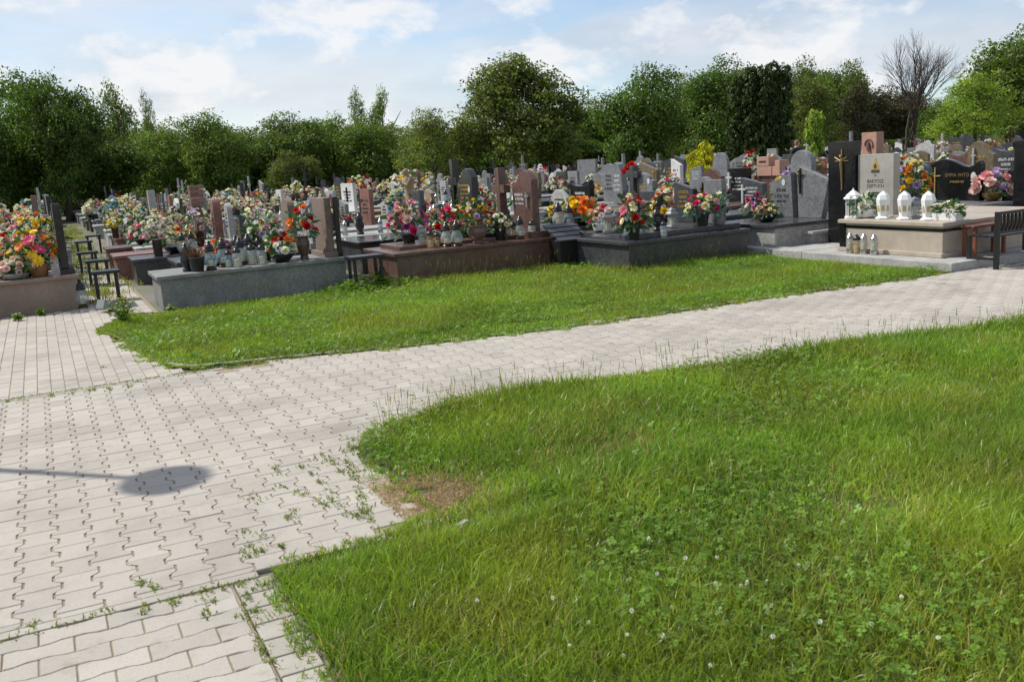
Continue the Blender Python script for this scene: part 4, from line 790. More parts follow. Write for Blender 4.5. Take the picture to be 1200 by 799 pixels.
# ------------------------------------------------------------------ lanterns
def lathe_c(key, prof, n, mt, name): return cached(('la', key, mt.name, n), lambda: MB().lathe(prof, n).mesh(name, mt, 0, True))
def hexa(B_, prof): return B_.lathe(prof, 6)
def lantern(mw, label, kind='jar', glass='clear', s=1.0, lid=None, simple=False, group=None):
    lid = lid or M_blackplastic; e = empty('grave_lantern', mw @ Matrix.Scale(s, 4), label, 'lantern', group); n = 8 if simple else 14
    if kind == 'lamp':
        link('base', lathe_c('lb', [(0.055, 0), (0.06, 0.012), (0.045, 0.03), (0.05, 0.04)], n, M_bronze, 'base'), e)
        link('glass', lathe_c('lg', [(0.048, 0.04), (0.075, 0.075), (0.08, 0.105), (0.065, 0.15), (0.042, 0.19), (0.045, 0.2)], n, GL[glass], 'glass'), e)
        link('candle', lathe_c('lc', [(0.032, 0.045), (0.034, 0.09), (0.028, 0.1)], 8, M_wax, 'candle'), e)
        link('lid', lathe_c('ll', [(0.05, 0.2), (0.055, 0.215), (0.045, 0.235), (0.05, 0.245), (0.035, 0.275), (0.018, 0.29), (0.022, 0.3), (0.006, 0.318)], n, lid, 'lid'), e)
    elif kind == 'jar':
        link('glass', lathe_c('jg', [(0.045, 0), (0.05, 0.01), (0.052, 0.1), (0.045, 0.155), (0.04, 0.16)], n, GL[glass], 'glass'), e)
        link('candle', lathe_c('jc', [(0.033, 0.008), (0.033, 0.085), (0.028, 0.09)], 8, M_wax, 'candle'), e)
        link('lid', lathe_c('jl', [(0.044, 0.16), (0.046, 0.175), (0.036, 0.2), (0.02, 0.21), (0.02, 0.22), (0.006, 0.23)], n, lid, 'lid'), e)
    elif kind == 'steel':
        link('base', lathe_c('sb', [(0.045, 0), (0.047, 0.05), (0.04, 0.055)], n, M_steel, 'base'), e)
        link('glass', lathe_c('sg', [(0.04, 0.055), (0.046, 0.09), (0.046, 0.14), (0.038, 0.18)], n, GL[glass], 'glass'), e)
        link('candle', lathe_c('scn', [(0.028, 0.056), (0.028, 0.12), (0.022, 0.125)], 8, M_wax, 'candle'), e)
        link('lid', lathe_c('sl', [(0.04, 0.18), (0.042, 0.195), (0.03, 0.21), (0.016, 0.235), (0.005, 0.245)], n, M_steel, 'lid'), e)
    elif kind == 'black':
        link('body', lathe_c('kb', [(0.05, 0), (0.055, 0.02), (0.035, 0.05), (0.06, 0.09), (0.065, 0.14), (0.045, 0.19), (0.05, 0.21)], n, M_blackplastic, 'body'), e)
        link('lid', lathe_c('kl', [(0.05, 0.21), (0.06, 0.225), (0.045, 0.26), (0.02, 0.285), (0.024, 0.3), (0.006, 0.315)], n, M_blackplastic, 'lid'), e)
    elif kind == 'house':            # white metal lantern on posts with pyramid roof
        MB().lathe([(0.085, 0), (0.085, 0.02), (0.075, 0.025)], 6).obj('base', M_white, e)
        for k in range(6): a_ = k * math.pi / 3; MB().tube([(0.068 * math.cos(a_), 0.068 * math.sin(a_), 0.02), (0.068 * math.cos(a_), 0.068 * math.sin(a_), 0.19)], 0.006, 4).obj('post', M_white, e)
        MB().lathe([(0.06, 0.025), (0.06, 0.19)], 6).obj('glass', GL['clear'], e); MB().lathe([(0.03, 0.026), (0.03, 0.12), (0.02, 0.125)], 10).obj('candle', M_wax, e)
        MB().lathe([(0.095, 0.19), (0.1, 0.2), (0.07, 0.225), (0.074, 0.23), (0.035, 0.262), (0.012, 0.28), (0.004, 0.3)], 6).obj('roof', M_white, e)
    elif kind == 'ceramic':          # white ceramic lantern with a window
        b_ = MB(); b_.lathe([(0.07, 0), (0.074, 0.012), (0.046, 0.03), (0.052, 0.07), (0.066, 0.19), (0.05, 0.235), (0.008, 0.272)], 6).obj('body', M_white, e)
        for k in (2, 3, 4):
            a_ = math.pi / 6 + k * math.pi / 3; MB().box(0.040, 0.0535, -0.016, 0.016, 0.08, 0.17, 0.003).obj('window', mat('amber lantern window', (0.42, 0.33, 0.16), 0.2), e, ml=Matrix.Rotation(a_, 4, 'Z'))
    elif kind == 'silver':
        MB().lathe([(0.075, 0), (0.075, 0.02), (0.06, 0.03)], 4).obj('base', M_greymetal, e); MB().lathe([(0.055, 0.03), (0.055, 0.15)], 4).obj('glass', GL['clear'], e); MB().lathe([(0.028, 0.031), (0.028, 0.1)], 8).obj('candle', M_wax, e)
        MB().lathe([(0.08, 0.15), (0.08, 0.165), (0.04, 0.2), (0.05, 0.205), (0.01, 0.235)], 4).obj('roof', M_greymetal, e)
    elif kind == 'red':
        link('glass', lathe_c('rg', [(0.045, 0), (0.055, 0.02), (0.06, 0.09), (0.045, 0.14)], n, M_redglass, 'glass'), e); link('lid', lathe_c('rl', [(0.05, 0.14), (0.05, 0.16), (0.03, 0.19), (0.035, 0.21), (0.008, 0.24)], n, M_blackplastic, 'lid'), e)
    return e
def b_for(a, px, h=0.7):
    lo, hi = -9.0, 30.0
    for _ in range(50):
        mid = (lo + hi) / 2
        if proj(W(a, mid, h))[0] < px: hi = mid
        else: lo = mid
    return lo
def onx(g_, px, lx, rot=0.0, z=None):
    zz = g_.top if z is None else z; p_ = ab(g_.fr @ Vector((lx, 0, 0))); y = b_for(p_[0], px, zz + 0.1) - p_[1]
    return g_.fr @ Matrix.Translation((lx, min(max(y, -g_.W / 2 + 0.06), g_.W / 2 - 0.05), zz + 0.001)) @ Matrix.Rotation(rot, 4, 'Z')
def on(g_, px, ly, rot=0.0, s=1.0, z=None):
    """matrix on the slab of grave g_ at lateral offset ly from the camera-side edge, where photo column px falls"""
    y = -g_.W / 2 + ly; zz = g_.top if z is None else z; lo, hi = -g_.L - 0.3, 0.6
    def X(lx): return proj(g_.fr @ Vector((lx, y, zz)))[0]
    for _ in range(40):
        mid = (lo + hi) / 2
        if X(mid) < px: lo = mid
        else: hi = mid
    lx = min(max(lo, -g_.L + 0.08), 0.0); return g_.fr @ Matrix.Translation((lx, y, zz + 0.001)) @ Matrix.Rotation(rot, 4, 'Z') @ Matrix.Scale(s, 4)
# ---- grave A: brown, left edge
GA = grave(-0.86, 1.28 + 0.52, 'brown stone grave at the left edge, heaped with gerbera and roses', 2.4, 1.04, 0.40, 'tan', 'tan', [('rect', 0.62, 0.85, 0.10, 'black', 0.0, -0.12, M_gold, 4, True)])
USED.append((-3.4, -0.7, 0.9, 2.5))
p = on(GA, 66, 0.16); B_ = MB(); B_.box(-0.05, 0.05, -0.05, 0.05, 0, 0.22).box(-0.04, 0.04, -0.04, 0.04, 0.22, 0.25); tag(B_.obj('granite_post', G['pale'], mw=p, bevel=0.006), 'short pale granite post beside the wicker basket', 'post')
bouquet(on(GA, 19, 0.2), 'pale pink roses in a grey dish on the brown grave', ['palepink', 'palepink', 'white', 'pink'], ('rose',), 'dish', 0.21, 0.19, 20, 0.055, 60, seed=1)
bouquet(on(GA, 47, 0.2), 'magenta, orange and yellow gerbera in a wicker basket', ['hotpink', 'purple', 'orange', 'yellow', 'hotpink'], ('daisy',), 'basket', 0.24, 0.42, 24, 0.068, 90, seed=2)
bouquet(on(GA, 30, 0.55), 'yellow flowers behind the grey dish of roses', ['yellow', 'yellow', 'cream'], ('lily', 'small'), 'bowl', 0.22, 0.26, 18, 0.055, 60, seed=3)
bouquet(on(GA, 48, 0.8), 'tall yellow, orange and white arrangement behind the gerbera basket', ['yellow', 'yellow', 'orange', 'white', 'salmon'], ('rose', 'lily'), 'tall', 0.26, 0.46, 30, 0.055, 80, seed=4)
bouquet(on(GA, 5, 0.75), 'pale pink and white flowers at the left edge of the photo', ['palepink', 'white', 'pink'], ('rose', 'small'), 'bowl', 0.24, 0.28, 24, 0.05, 60, seed=5)
lantern(on(GA, 4, 0.3), 'milky glass lantern at the far left of the brown grave', 'lamp', 'white', 1.0)
# ---- grave B: grey terrazzo box
GB = grave(2.38, 0.0 + 0.48, 'grey terrazzo box grave at the front, crowded with lanterns', 2.36, 0.94, 0.37, 'terrazzo', 'terrazzo', [('rect', 0.62, 0.72, 0.09, 'rust', 0.02, -0.12, None, 5, True)])
MB().box(-0.055, 0.0, -0.03, 0.05, 0, 0.80).obj('side_post', G['black'], GB.e, ml=Matrix.Translation((0.0, -0.36, GB.top)), bevel=0.005)
B_ = MB(); B_.tube([(0, -0.13, 0), (0, 0.13, 0)], 0.055, 14); tag(B_.obj('metal_flower_tube', mat('bronze painted tube', (0.10, 0.085, 0.075), 0.5), mw=on(GB, 391, 0.22) @ Matrix.Translation((0, 0, 0.056)) @ Matrix.Rotation(0.9, 4, 'Z'), smooth=True), 'dark tube lying at the right end of the terrazzo grave', 'tube')
for px, ly, kd, gl, s, lb in [(248, 0.13, 'lamp', 'blue', 1.18, 'large ribbed pale blue lantern at the front left of the terrazzo grave'), (220, 0.30, 'black', 'clear', 1.15, 'glossy black lantern at the left end of the terrazzo grave'), (263, 0.40, 'lamp', 'blue', 1.2, 'greenish blue lantern behind the large ribbed one'), (279, 0.14, 'jar', 'clear', 1.15, 'clear jar candle in front of the lantern cluster'),
                              (283, 0.38, 'lamp', 'white', 1.15, 'milky lantern with black cap in the middle of the cluster'), (293, 0.5, 'lamp', 'clear', 1.25, 'clear lantern at the back of the cluster'), (296, 0.28, 'jar', 'white', 1.2, 'milky jar candle right of the front jar'), (308, 0.13, 'jar', 'clear', 1.2, 'clear jar candle left of the red and orange roses'), (279, 0.62, 'lamp', 'white', 1.2, 'pale lantern behind the milky lantern'), (269, 0.26, 'jar', 'blue', 1.0, 'small bluish jar candle beside the ribbed lantern'), (305, 0.5, 'lamp', 'blue', 1.1, 'bluish lantern in front of the white silk flowers')]:
    lantern(on(GB, px, ly, random.random()), lb, kd, gl, s)
bouquet(on(GB, 357, 0.30), 'tall brown vase of red and orange roses', ['red', 'red', 'orange', 'darkred'], ('rose', 'mum'), 'vase', 0.17, 0.34, 9, 0.062, 80, fm=M_fol2, seed=6, lift=0.02)
bouquet(on(GB, 331, 0.22), 'low orange and dark red flowers left of the tall vase', ['orange', 'orange', 'red', 'darkred', 'white'], ('rose', 'mum'), 'bowl', 0.20, 0.20, 14, 0.055, 50, seed=7)
bouquet(on(GB, 312, 0.68), 'white and pink silk flowers with green ferns', ['white', 'white', 'white', 'pink', 'lilac'], ('small', 'rose'), 'tall', 0.24, 0.36, 30, 0.045, 120, seed=8)
bouquet(on(GB, 258, 0.72), 'orange, pink and white flowers behind the lantern cluster', ['orange', 'salmon', 'pink', 'white', 'purple'], ('rose', 'lily'), 'bowl', 0.26, 0.22, 22, 0.05, 60, seed=9)
e = empty('dried_plant', on(GB, 232, 0.16), 'dried brown heather in a black pot', 'plant'); link('pot', cached(('va', 'pot'), lambda: MB().lathe(VASES['pot'][0], 16).mesh('vase', M_blackplastic, 0, True)), e)
B_ = MB()
for k in range(90):
    ph = random.uniform(0, 6.28); q = random.uniform(0.03, 0.2); B_.tube([(0.02 * math.cos(ph), 0.02 * math.sin(ph), 0.16), (q * math.cos(ph), q * math.sin(ph), 0.16 + random.uniform(0.05, 0.16))], [0.004, 0.002], 3)
B_.obj('stems', M_dry, e)
# ---- grave C: brown granite, two tiers
GC = grave(5.42, 0.42, 'brown granite two tier grave with a wavy brown headstone', 2.4, 1.3, 0.36, 'brown', 'brown', [])
link('upper_slab', MB().box(-2.2, 0.0, -0.25, 0.62, 0.0, 0.05).mesh('upper_slab', G['brown'], 0.008), GC.e, ml=Matrix.Translation((0, 0, GC.top)))
ho = link('headstone', stone_mesh('wave', 0.62, 0.88, 0.11, G['brown']), GC.e, ml=Matrix.Translation((-0.16, -0.2, GC.top + 0.10))); link('headstone_base', plinth_mesh(0.3, 0.8, 0.05, G['brown']), GC.e, ml=Matrix.Translation((0.0, -0.2, GC.top + 0.05)))
link('inscription', lines_mesh(0.3, 0.36, 0.56, 3, M_letter, 2), ho, ml=Matrix.Translation((-0.056, 0.10, 0))); relief_cross(ho, 0.22, 0.12, mat('grey relief', (0.2, 0.2, 0.2), 0.5), -0.056, -0.18, 0.34)
link('cross', cross_mesh(0.98, 0.42, 0.12, G['brown']), GC.e, ml=Matrix.Translation((-0.28, 0.36, GC.top + 0.05)))
for px, ly, kd, gl, s, lb in [(505, 0.30, 'jar', 'amber', 1.1, 'amber jar candle left of the angel-like white lantern on the brown grave'), (536, 0.14, 'lamp', 'clear', 1.15, 'clear lantern with black cap standing at the front edge of the brown grave'), (524, 0.26, 'lamp', 'white', 1.1, 'milky lantern behind the front edge of the brown granite grave'), (495, 0.62, 'silver', 'clear', 1.35, 'square grey metal lantern beside the magenta flowers'), (513, 0.4, 'jar', 'amber', 0.9, 'small amber candle between the milky lantern and the jar'), (610, 0.2, 'lamp', 'clear', 1.05, 'clear lantern at the foot of the brown cross'), (624, 0.17, 'jar', 'white', 1.15, 'white jar candle before the wavy brown headstone'), (595, 0.55, 'jar', 'clear', 1.0, 'clear jar candle left of the brown cross'), (602, 0.7, 'jar', 'amber', 1.0, 'amber jar candle behind the white chrysanthemums')]:
    lantern(on(GC, px, ly, random.random()), lb, kd, gl, s)
bouquet(on(GC, 560, 0.24), 'brown urn of yellow, orange and pink tulips', ['yellow', 'orange', 'pink', 'yellow', 'lilac', 'palepink'], ('rose',), 'urn', 0.19, 0.34, 20, 0.042, 90, seed=10)
bouquet(on(GC, 586, 0.42), 'white chrysanthemums right of the brown urn', ['white', 'cream'], ('mum', 'daisy'), 'pot', 0.15, 0.16, 14, 0.05, 60, seed=11)
bouquet(on(GC, 574, 0.55), 'dark magenta and orange flowers behind the brown urn', ['darkred', 'purple', 'orange', 'salmon'], ('rose',), 'bowl', 0.18, 0.26, 14, 0.05, 50, seed=12)
bouquet(on(GC, 480, 0.95), 'big magenta and pink bouquet left of the brown granite grave', ['hotpink', 'hotpink', 'pink', 'purple', 'palepink'], ('rose', 'lily'), 'pot', 0.30, 0.42, 34, 0.062, 110, seed=13)
bouquet(on(GC, 522, 1.05), 'magenta, red and cream flowers behind the amber candles', ['red', 'darkred', 'hotpink', 'cream', 'salmon'], ('rose', 'lily'), 'bowl', 0.26, 0.34, 26, 0.055, 120, seed=14)
bouquet(on(GC, 545, 1.1), 'cream and coral flowers beside the dark granite cross', ['cream', 'white', 'salmon', 'orange'], ('rose', 'small'), 'bowl', 0.22, 0.38, 24, 0.05, 70, seed=15)
# ---- black table beside C, candle under it
def table(mw, label, L_=0.62, Wd=0.3, h=0.42, mt=None, name='grave_bench', cat='bench', slats=0):
    mt = mt or M_blackmetal; e = empty(name, mw, label, cat)
    if slats:
        for k in range(slats): w_ = Wd / slats; MB().box(-L_ / 2, L_ / 2, -Wd / 2 + k * w_ + 0.006, -Wd / 2 + (k + 1) * w_ - 0.006, h - 0.025, h).obj('slat', mt, e, bevel=0.004)
    else: MB().box(-L_ / 2, L_ / 2, -Wd / 2, Wd / 2, h - 0.04, h).obj('top', mt, e, bevel=0.008)
    for sx_ in (-1, 1):
        for sy_ in (-1, 1): MB().box(sx_ * (L_ / 2 - 0.05) - 0.018, sx_ * (L_ / 2 - 0.05) + 0.018, sy_ * (Wd / 2 - 0.03) - 0.018, sy_ * (Wd / 2 - 0.03) + 0.018, -0.02, h - 0.03).obj('leg', mt, e)
    return e
a, b = uv(432, 338); table(frame(a, b + 0.05, 0, 0.0), 'small black metal bench between the terrazzo and brown granite graves', 0.46, 0.3, 0.44)
a, b = uv(450, 335); lantern(frame(a, b + 0.02, 0), 'red glass candle on the ground beside the small black bench', 'red', s=1.15)
# ---- grave behind B and C with black slab (left of C)
G2 = grave(5.3, 2.2, 'black granite grave with greenish headstone and tall black cross', 2.2, 1.25, 0.42, 'dark', 'black', [('wave', 0.62, 0.92, 0.12, 'green', -0.15, -0.15, M_gold, 6, True)], (1.15, 0.36, 0.12, G['black'], 0.42, -0.12))
oval(G2.hs[0][0], -0.064, -0.2, 0.58); oval(G2.hs[0][0], -0.064, -0.2, 0.33)
G3 = grave(2.55, 2.0, 'dark grave with lilac flowers behind the small black bench', 2.1, 1.0, 0.40, 'dark', 'dark', [('slant', 0.55, 0.62, 0.08, 'pale', 0.0, -0.1, M_dletter, 3, True)])
bouquet(on(G3, 436, 0.4), 'lilac and purple flowers on the dark grave', ['lilac', 'lilac', 'lilac', 'purple'], ('rose', 'mum'), 'tall', 0.22, 0.42, 22, 0.06, 60, seed=16)
bouquet(on(G3, 432, 0.12), 'small pink flowers with bright leaves below the lilac ones', ['palepink', 'pink'], ('small',), 'pot', 0.15, 0.1, 22, 0.03, 60, seed=17)
lantern(on(G3, 415, 0.2), 'pale blue lantern left of the lilac flowers', 'lamp', 'blue', 1.25); lantern(on(G3, 448, 0.15), 'grey lantern right of the small pink flowers', 'lamp', 'clear', 1.2)
# ---- grave D
GD = grave(7.66, -1.12, 'dark grey granite grave in two steps at the lawn edge', 2.0, 1.48, 0.34, 'dark', 'dark', [])
link('upper_slab', MB().box(-1.9, 0.03, -0.55, 0.72, 0, 0.07).mesh('upper_slab', G['dark'], 0.008), GD.e, ml=Matrix.Translation((0, 0, GD.top)))
z0 = GD.top + 0.075
for shp, w_, h, mt, y, x in (('slant2', 0.46, 0.60, 'dark', 0.42, -0.18), ('round', 0.34, 0.66, 'grey', 0.05, -0.10), ('flare', 0.42, 0.62, 'grey', -0.3, -0.2)):
    ho = link('headstone', stone_mesh(shp, w_, h, 0.09, G[mt]), GD.e, ml=Matrix.Translation((x, y, z0)))
    if y > 0.3: link('inscription', lines_mesh(0.34, 0.2, 0.48, 4, M_gold, 5), ho, ml=Matrix.Translation((-0.046, 0, 0)))
    if y == 0.05: crucifix(ho, 0.52, M_bronze, -0.046, 0, 0.06)
bouquet(on(GD, 742, 0.22, z=GD.top), 'red, pink and cream bouquet at the front of the dark grave', ['red', 'red', 'hotpink', 'cream', 'pink', 'cream'], ('rose', 'daisy'), 'pot', 0.19, 0.38, 28, 0.052, 90, seed=18)
bouquet(on(GD, 823, 0.32, z=z0), 'magenta and white flowers in a black pot', ['hotpink', 'hotpink', 'white', 'palepink', 'cream'], ('rose',), 'pot', 0.24, 0.24, 22, 0.055, 80, fm=M_fol2, seed=19)
bouquet(on(GD, 843, 0.2, z=z0), 'pale greenery with cream flowers in a stone vase', ['cream', 'white'], ('small',), 'stone', 0.13, 0.2, 8, 0.035, 70, fm=M_fol2, seed=20)
for px, ly, kd, gl, s, lb in [(770, 0.35, 'black', 'clear', 1.0, 'black lantern right of the red and pink bouquet'), (788, 0.5, 'silver', 'clear', 1.2, 'black roofed square lantern before the pink potted flowers'), (757, 0.2, 'jar', 'clear', 1.0, 'clear jar candle beside the red and pink bouquet'), (778, 0.15, 'jar', 'blue', 0.95, 'bluish jar candle at the front edge of the dark grave')]: lantern(on(GD, px, ly, random.random(), z=z0 if ly > 0.18 else GD.top), lb, kd, gl, s)
for px, lb in ((713, 'left'), (724, 'right')): lantern(on(GD, px, 0.75, 0.4, z=z0), lb + ' of the twin square glass lanterns on the dark grave', 'silver', 'white', 1.35)
bouquet(on(GD, 705, 1.1, z=z0), 'pink flowers left of the twin glass lanterns', ['pink', 'hotpink', 'palepink'], ('rose', 'mum'), 'white', 0.17, 0.2, 14, 0.055, 50, seed=21)
# ---- black slatted box between C and D
a, b = uv(668, 312); e = empty('slatted_box', frame(a + 0.1, b + 0.25, 0, 0.0), 'black box with a sloping slatted lid between two graves', 'box')
MB().box(-0.22, 0.22, -0.2, 0.2, -0.03, 0.36).obj('body', M_blackmetal, e, bevel=0.006)
for k in range(4): MB().box(-0.26, 0.26, -0.05, 0.05, 0, 0.022).obj('slat', mat('dark grey slat', (0.05, 0.05, 0.055), 0.3), e, ml=Matrix.Translation((0, -0.2 + k * 0.125, 0.38 + 0.055 * k)) @ Matrix.Rotation(0.45, 4, 'X'), bevel=0.004)
# ---- grave behind C/D: black bowl of yellow chrysanthemums
G4 = grave(8.0, 1.0, 'grey granite grave with arched grey headstone and gold lettering', 2.2, 1.2, 0.42, 'grey', 'dark', [('should', 0.72, 0.66, 0.10, 'grey', 0, -0.12, M_gold, 5, True)])
oval(G4.hs[0][0], -0.052, -0.25, 0.52); relief_cross(G4.hs[0][0], 0.6, 0.1, M_bronze, -0.052, 0.24, 0.02, 0.02)
bouquet(on(G4, 683, 0.25), 'big yellow and orange chrysanthemums in a black bowl', ['yellow', 'yellow', 'orange', 'salmon', 'orange'], ('mum',), 'bowl', 0.28, 0.30, 18, 0.085, 80, seed=22)
bouquet(on(G4, 655, 0.35), 'yellow and white flowers left of the big chrysanthemums', ['yellow', 'white', 'cream', 'palepink'], ('rose',), 'bowl', 0.18, 0.22, 14, 0.05, 60, seed=23)
lantern(on(G4, 655, 0.1), 'round white lantern left of the big chrysanthemums', 'lamp', 'white', 1.25); lantern(on(G4, 667, 0.1), 'pale bluish lantern below the big chrysanthemums', 'lamp', 'blue', 1.1)
# ---- kerb platform under E and F
root = empty('grave_kerb', Matrix.Identity(4), 'pale concrete kerb platform under the graves at right', 'kerb')
for k, (a0, a1, b0, b1) in enumerate([(7.82, 10.8, -2.75, -0.3), (7.82, 11.2, -5.08, -2.755)]): MB().box(a0, a1, b0, b1, -0.08, 0.10 - 0.003 * k).obj('kerb_slab', G['concrete'], root, ml=frame(0, 0, 0.0), bevel=0.01)
# ---- grave E
GE = grave(10.1, b_for(9.1, 940), 'grey granite grave with three part headstone and bronze crucifix', 2.1, 1.3, 0.26, 'pale', 'dark', [], base_h=0.10)
link('side_step', MB().box(-1.55, -0.6, -0.14, 0.02, 0, 0.14).box(-1.6, -0.55, -0.19, 0.04, 0.14, 0.18).mesh('side_step', G['pale'], 0.01), GE.e, ml=Matrix.Translation((0, -0.66, 0.0)))
for shp, w_, h, mt, y, x in (('slant2', 0.52, 0.66, 'grey', 0.36, -1.0), ('round', 0.40, 0.90, 'grey', 0.05, -0.9), ('slant', 0.60, 0.76, 'grey', -0.25, -1.0)):
    if shp == 'slant2': w_, P_ = 0.5, [(-0.25, 0), (0.22, 0), (0.27, 0.52), (-0.2, 0.68)]
    elif shp == 'slant': P_ = [(-0.22, 0), (0.25, 0), (0.28, 0.78), (-0.36, 0.56)]
    else: P_ = outline('round', 0.44, 1.0)
    ho = MB().prism(P_, -0.05, 0.05).obj('headstone', G['grey'], GE.e, ml=Matrix.Translation((x, y, GE.top)), bevel=0.008)
    if shp == 'slant2': link('inscription', lines_mesh(0.34, 0.2, 0.46, 3, M_dletter, 8), ho, ml=Matrix.Translation((-0.051, 0, 0))); oval(ho, -0.053, -0.05, 0.53)
    if shp == 'slant': crucifix(ho, 0.38, M_bronze, -0.051, 0.2, 0.36)
bouquet(onx(GE, 880, -1.3), 'pink, white and magenta flowers left of the crucifix headstone', ['pink', 'hotpink', 'white', 'palepink', 'purple'], ('rose', 'lily'), 'bowl', 0.22, 0.22, 26, 0.048, 70, seed=24)
bouquet(onx(GE, 899, -1.75), 'dusty pink roses in front of the left granite headstone', ['palepink', 'cream', 'salmon'], ('rose',), 'bowl', 0.15, 0.12, 14, 0.042, 50, seed=25)
bouquet(onx(GE, 890, -0.7), 'lilac and yellow flowers rising beside the granite headstone', ['lilac', 'yellow', 'purple', 'white'], ('mum', 'rose'), 'tall', 0.18, 0.42, 16, 0.06, 50, seed=26)
# ---- grave F
GF = grave(10.35, -3.9, 'beige stone grave with black stele and pale beige headstone', 2.2, 1.55, 0.36, 'beige', 'beige', [], base_h=0.10)
MB().box(-2.206, 0.01, -0.781, 0.781, 0.30, 0.335).obj('black_band', G['black'], GF.e); MB().box(-2.225, -2.20, 0.705, 0.79, -0.02, 0.36).obj('black_post', G['black'], GF.e)
MB().box(-2.25, 0.02, -0.805, 0.805, 0.0, 0.05).obj('foot_course', G['beige'], GF.e, bevel=0.006)
yst, ybe = b_for(8.85, 991) - GF.b, b_for(8.9, 1031) - GF.b
bs = MB().box(-0.06, 0.06, -0.24, 0.24, 0, 1.40).obj('black_stele', G['black'], GF.e, ml=Matrix.Translation((-1.5, yst, 0.0)), bevel=0.004); crucifix(bs, 0.56, M_dgold, -0.061, -0.02, 0.74)
ho = MB().box(-0.06, 0.06, -0.30, 0.30, 0, 1.21).obj('headstone', G['lime'], GF.e, ml=Matrix.Translation((-1.45, ybe, 0.0)), bevel=0.004)
text_obj('BARTOSZ\nDEPTUCH', 0.064, M_dletter, ho, 0, 0.82, -0.061); link('inscription', lines_mesh(0.36, 0.24, 0.28, 1, M_dletter, 4), ho, ml=Matrix.Translation((-0.0605, 0, 0.44)))
B_ = MB(); B_.prism([(-0.06, 0), (0.06, 0), (0.065, 0.05), (0.04, 0.10), (0.02, 0.14), (0.015, 0.19), (-0.015, 0.19), (-0.02, 0.14), (-0.045, 0.10), (-0.065, 0.05)], -0.004, 0.001); em = B_.obj('emblem', M_gold, ho, ml=Matrix.Translation((-0.0605, 0, 0.97)))
MB().prism([(-0.07, 0), (0.07, 0), (0.06, 0.035), (-0.06, 0.035)], -0.006, -0.0035).obj('emblem_foot', M_dletter, em); MB().prism([(-0.02, 0.05), (0.02, 0.05), (0.025, 0.09), (0, 0.12), (-0.025, 0.09)], -0.006, -0.0035).obj('emblem_figure', M_dletter, em)
text_obj('Ś.P.', 0.035, M_dletter, ho, 0, 0.93, -0.061)
lantern(onx(GF, 992, -2.05), 'white metal lantern with six sided roof before the black stele', 'house', s=1.3)
for px, ly, lb in ((1036, -2.0, 'left of the three white ceramic lanterns'), (1061, -2.0, 'middle one of the three white ceramic lanterns'), (1089, -2.0, 'right of the three white ceramic lanterns')): lantern(onx(GF, px, ly, 0.2), lb + ' on the beige grave', 'ceramic', s=1.28)
lantern(onx(GF, 1073, -1.85, 0.5), 'silver square lantern between two white ceramic lanterns', 'silver', s=1.15)
bouquet(onx(GF, 1016, -1.95), 'white roses with grey green leaves before the beige headstone', ['white'], ('rose', 'rose', 'small'), 'white', 0.16, 0.16, 16, 0.05, 90, fm=M_fol2, seed=27)
e = empty('flower_trough', onx(GF, 1112, -1.95), 'white trough of small white flowers at the corner of the beige grave', 'planter'); MB().box(-0.16, 0.16, -0.07, 0.07, 0, 0.09, -0.01).obj('trough', M_white, e, bevel=0.005, ml=Matrix.Rotation(1.57, 4, 'Z'))
B_ = MB(); leafy(B_, 140, Vector((0, 0, 0.1)), 0.16, 0.12, 3, 0.06, 0.035); B_.obj('foliage', M_fol, e, ml=Matrix.Diagonal((0.7, 1.35, 1, 1)))
for k in range(30): link('blossom', blossom_mesh('small', 'white' if k % 3 else 'cream', k % 3), e, ml=Matrix.Translation((random.uniform(-.09, .09), random.uniform(-.19, .19), random.uniform(0.13, 0.21))) @ Matrix.Rotation(random.uniform(-.7, .7), 4, 'Y') @ Matrix.Scale(0.03, 4))
for px, kd, gl, lb in ((996, 'steel', 'clear', 'first steel candle from the left on the kerb below the beige grave'), (1004, 'jar', 'amber', 'amber jar candle second from the left on the kerb'), (1012, 'steel', 'clear', 'third candle from the left on the kerb, steel and glass'), (1024, 'steel', 'clear', 'rightmost steel candle on the kerb below the beige grave')):
    lo, hi = -5.0, -3.0
    for _ in range(40):
        mid = (lo + hi) / 2
        if proj(W(8.0, mid, 0.1))[0] < px: hi = mid
        else: lo = mid
    lantern(frame(8.0, lo, 0.1), lb, kd, gl, 1.05)
# ---- graves right of and behind F
GG = grave(12.6, b_for(11.7, 1128) - 0.1, 'black granite grave with broad wave topped headstone and gold cross', 2.2, 1.5, 0.42, 'dark', 'grey', [])
ho = MB().prism([(-0.55, 0), (0.52, 0), (0.55, 0.5)] + [(0.53 - 0.09 * k, 0.62 + 0.10 * math.sin(k * 0.42)) for k in range(8)] + [(-0.2, 0.60), (-0.32, 0.58), (-0.42, 0.61), (-0.52, 0.68), (-0.55, 0.62)], -0.06, 0.06).obj('headstone', G['black'], GG.e, ml=Matrix.Translation((-0.9, 0.2, GG.top)) @ Matrix.Diagonal((1, 0.86, 0.9, 1)), bevel=0.012)
text_obj('EMMA WITO', 0.088, M_dgold, ho, -0.08, 0.44, -0.061); relief_cross(ho, 0.52, 0.24, M_gold, -0.061, 0.38, 0.06, 0.02); oval(ho, -0.064, -0.42, 0.42, 0.07); link('inscription', lines_mesh(0.5, 0.30, 0.36, 1, M_gold, 3), ho, ml=Matrix.Translation((-0.061, -0.08, 0)))
bouquet(on(GG, 1163, 0.35), 'lilac and pink roses in a golden bowl on the black grave', ['lilac', 'palepink', 'lilac', 'pink', 'palepink'], ('rose',), 'gold', 0.32, 0.26, 22, 0.085, 60, seed=28)
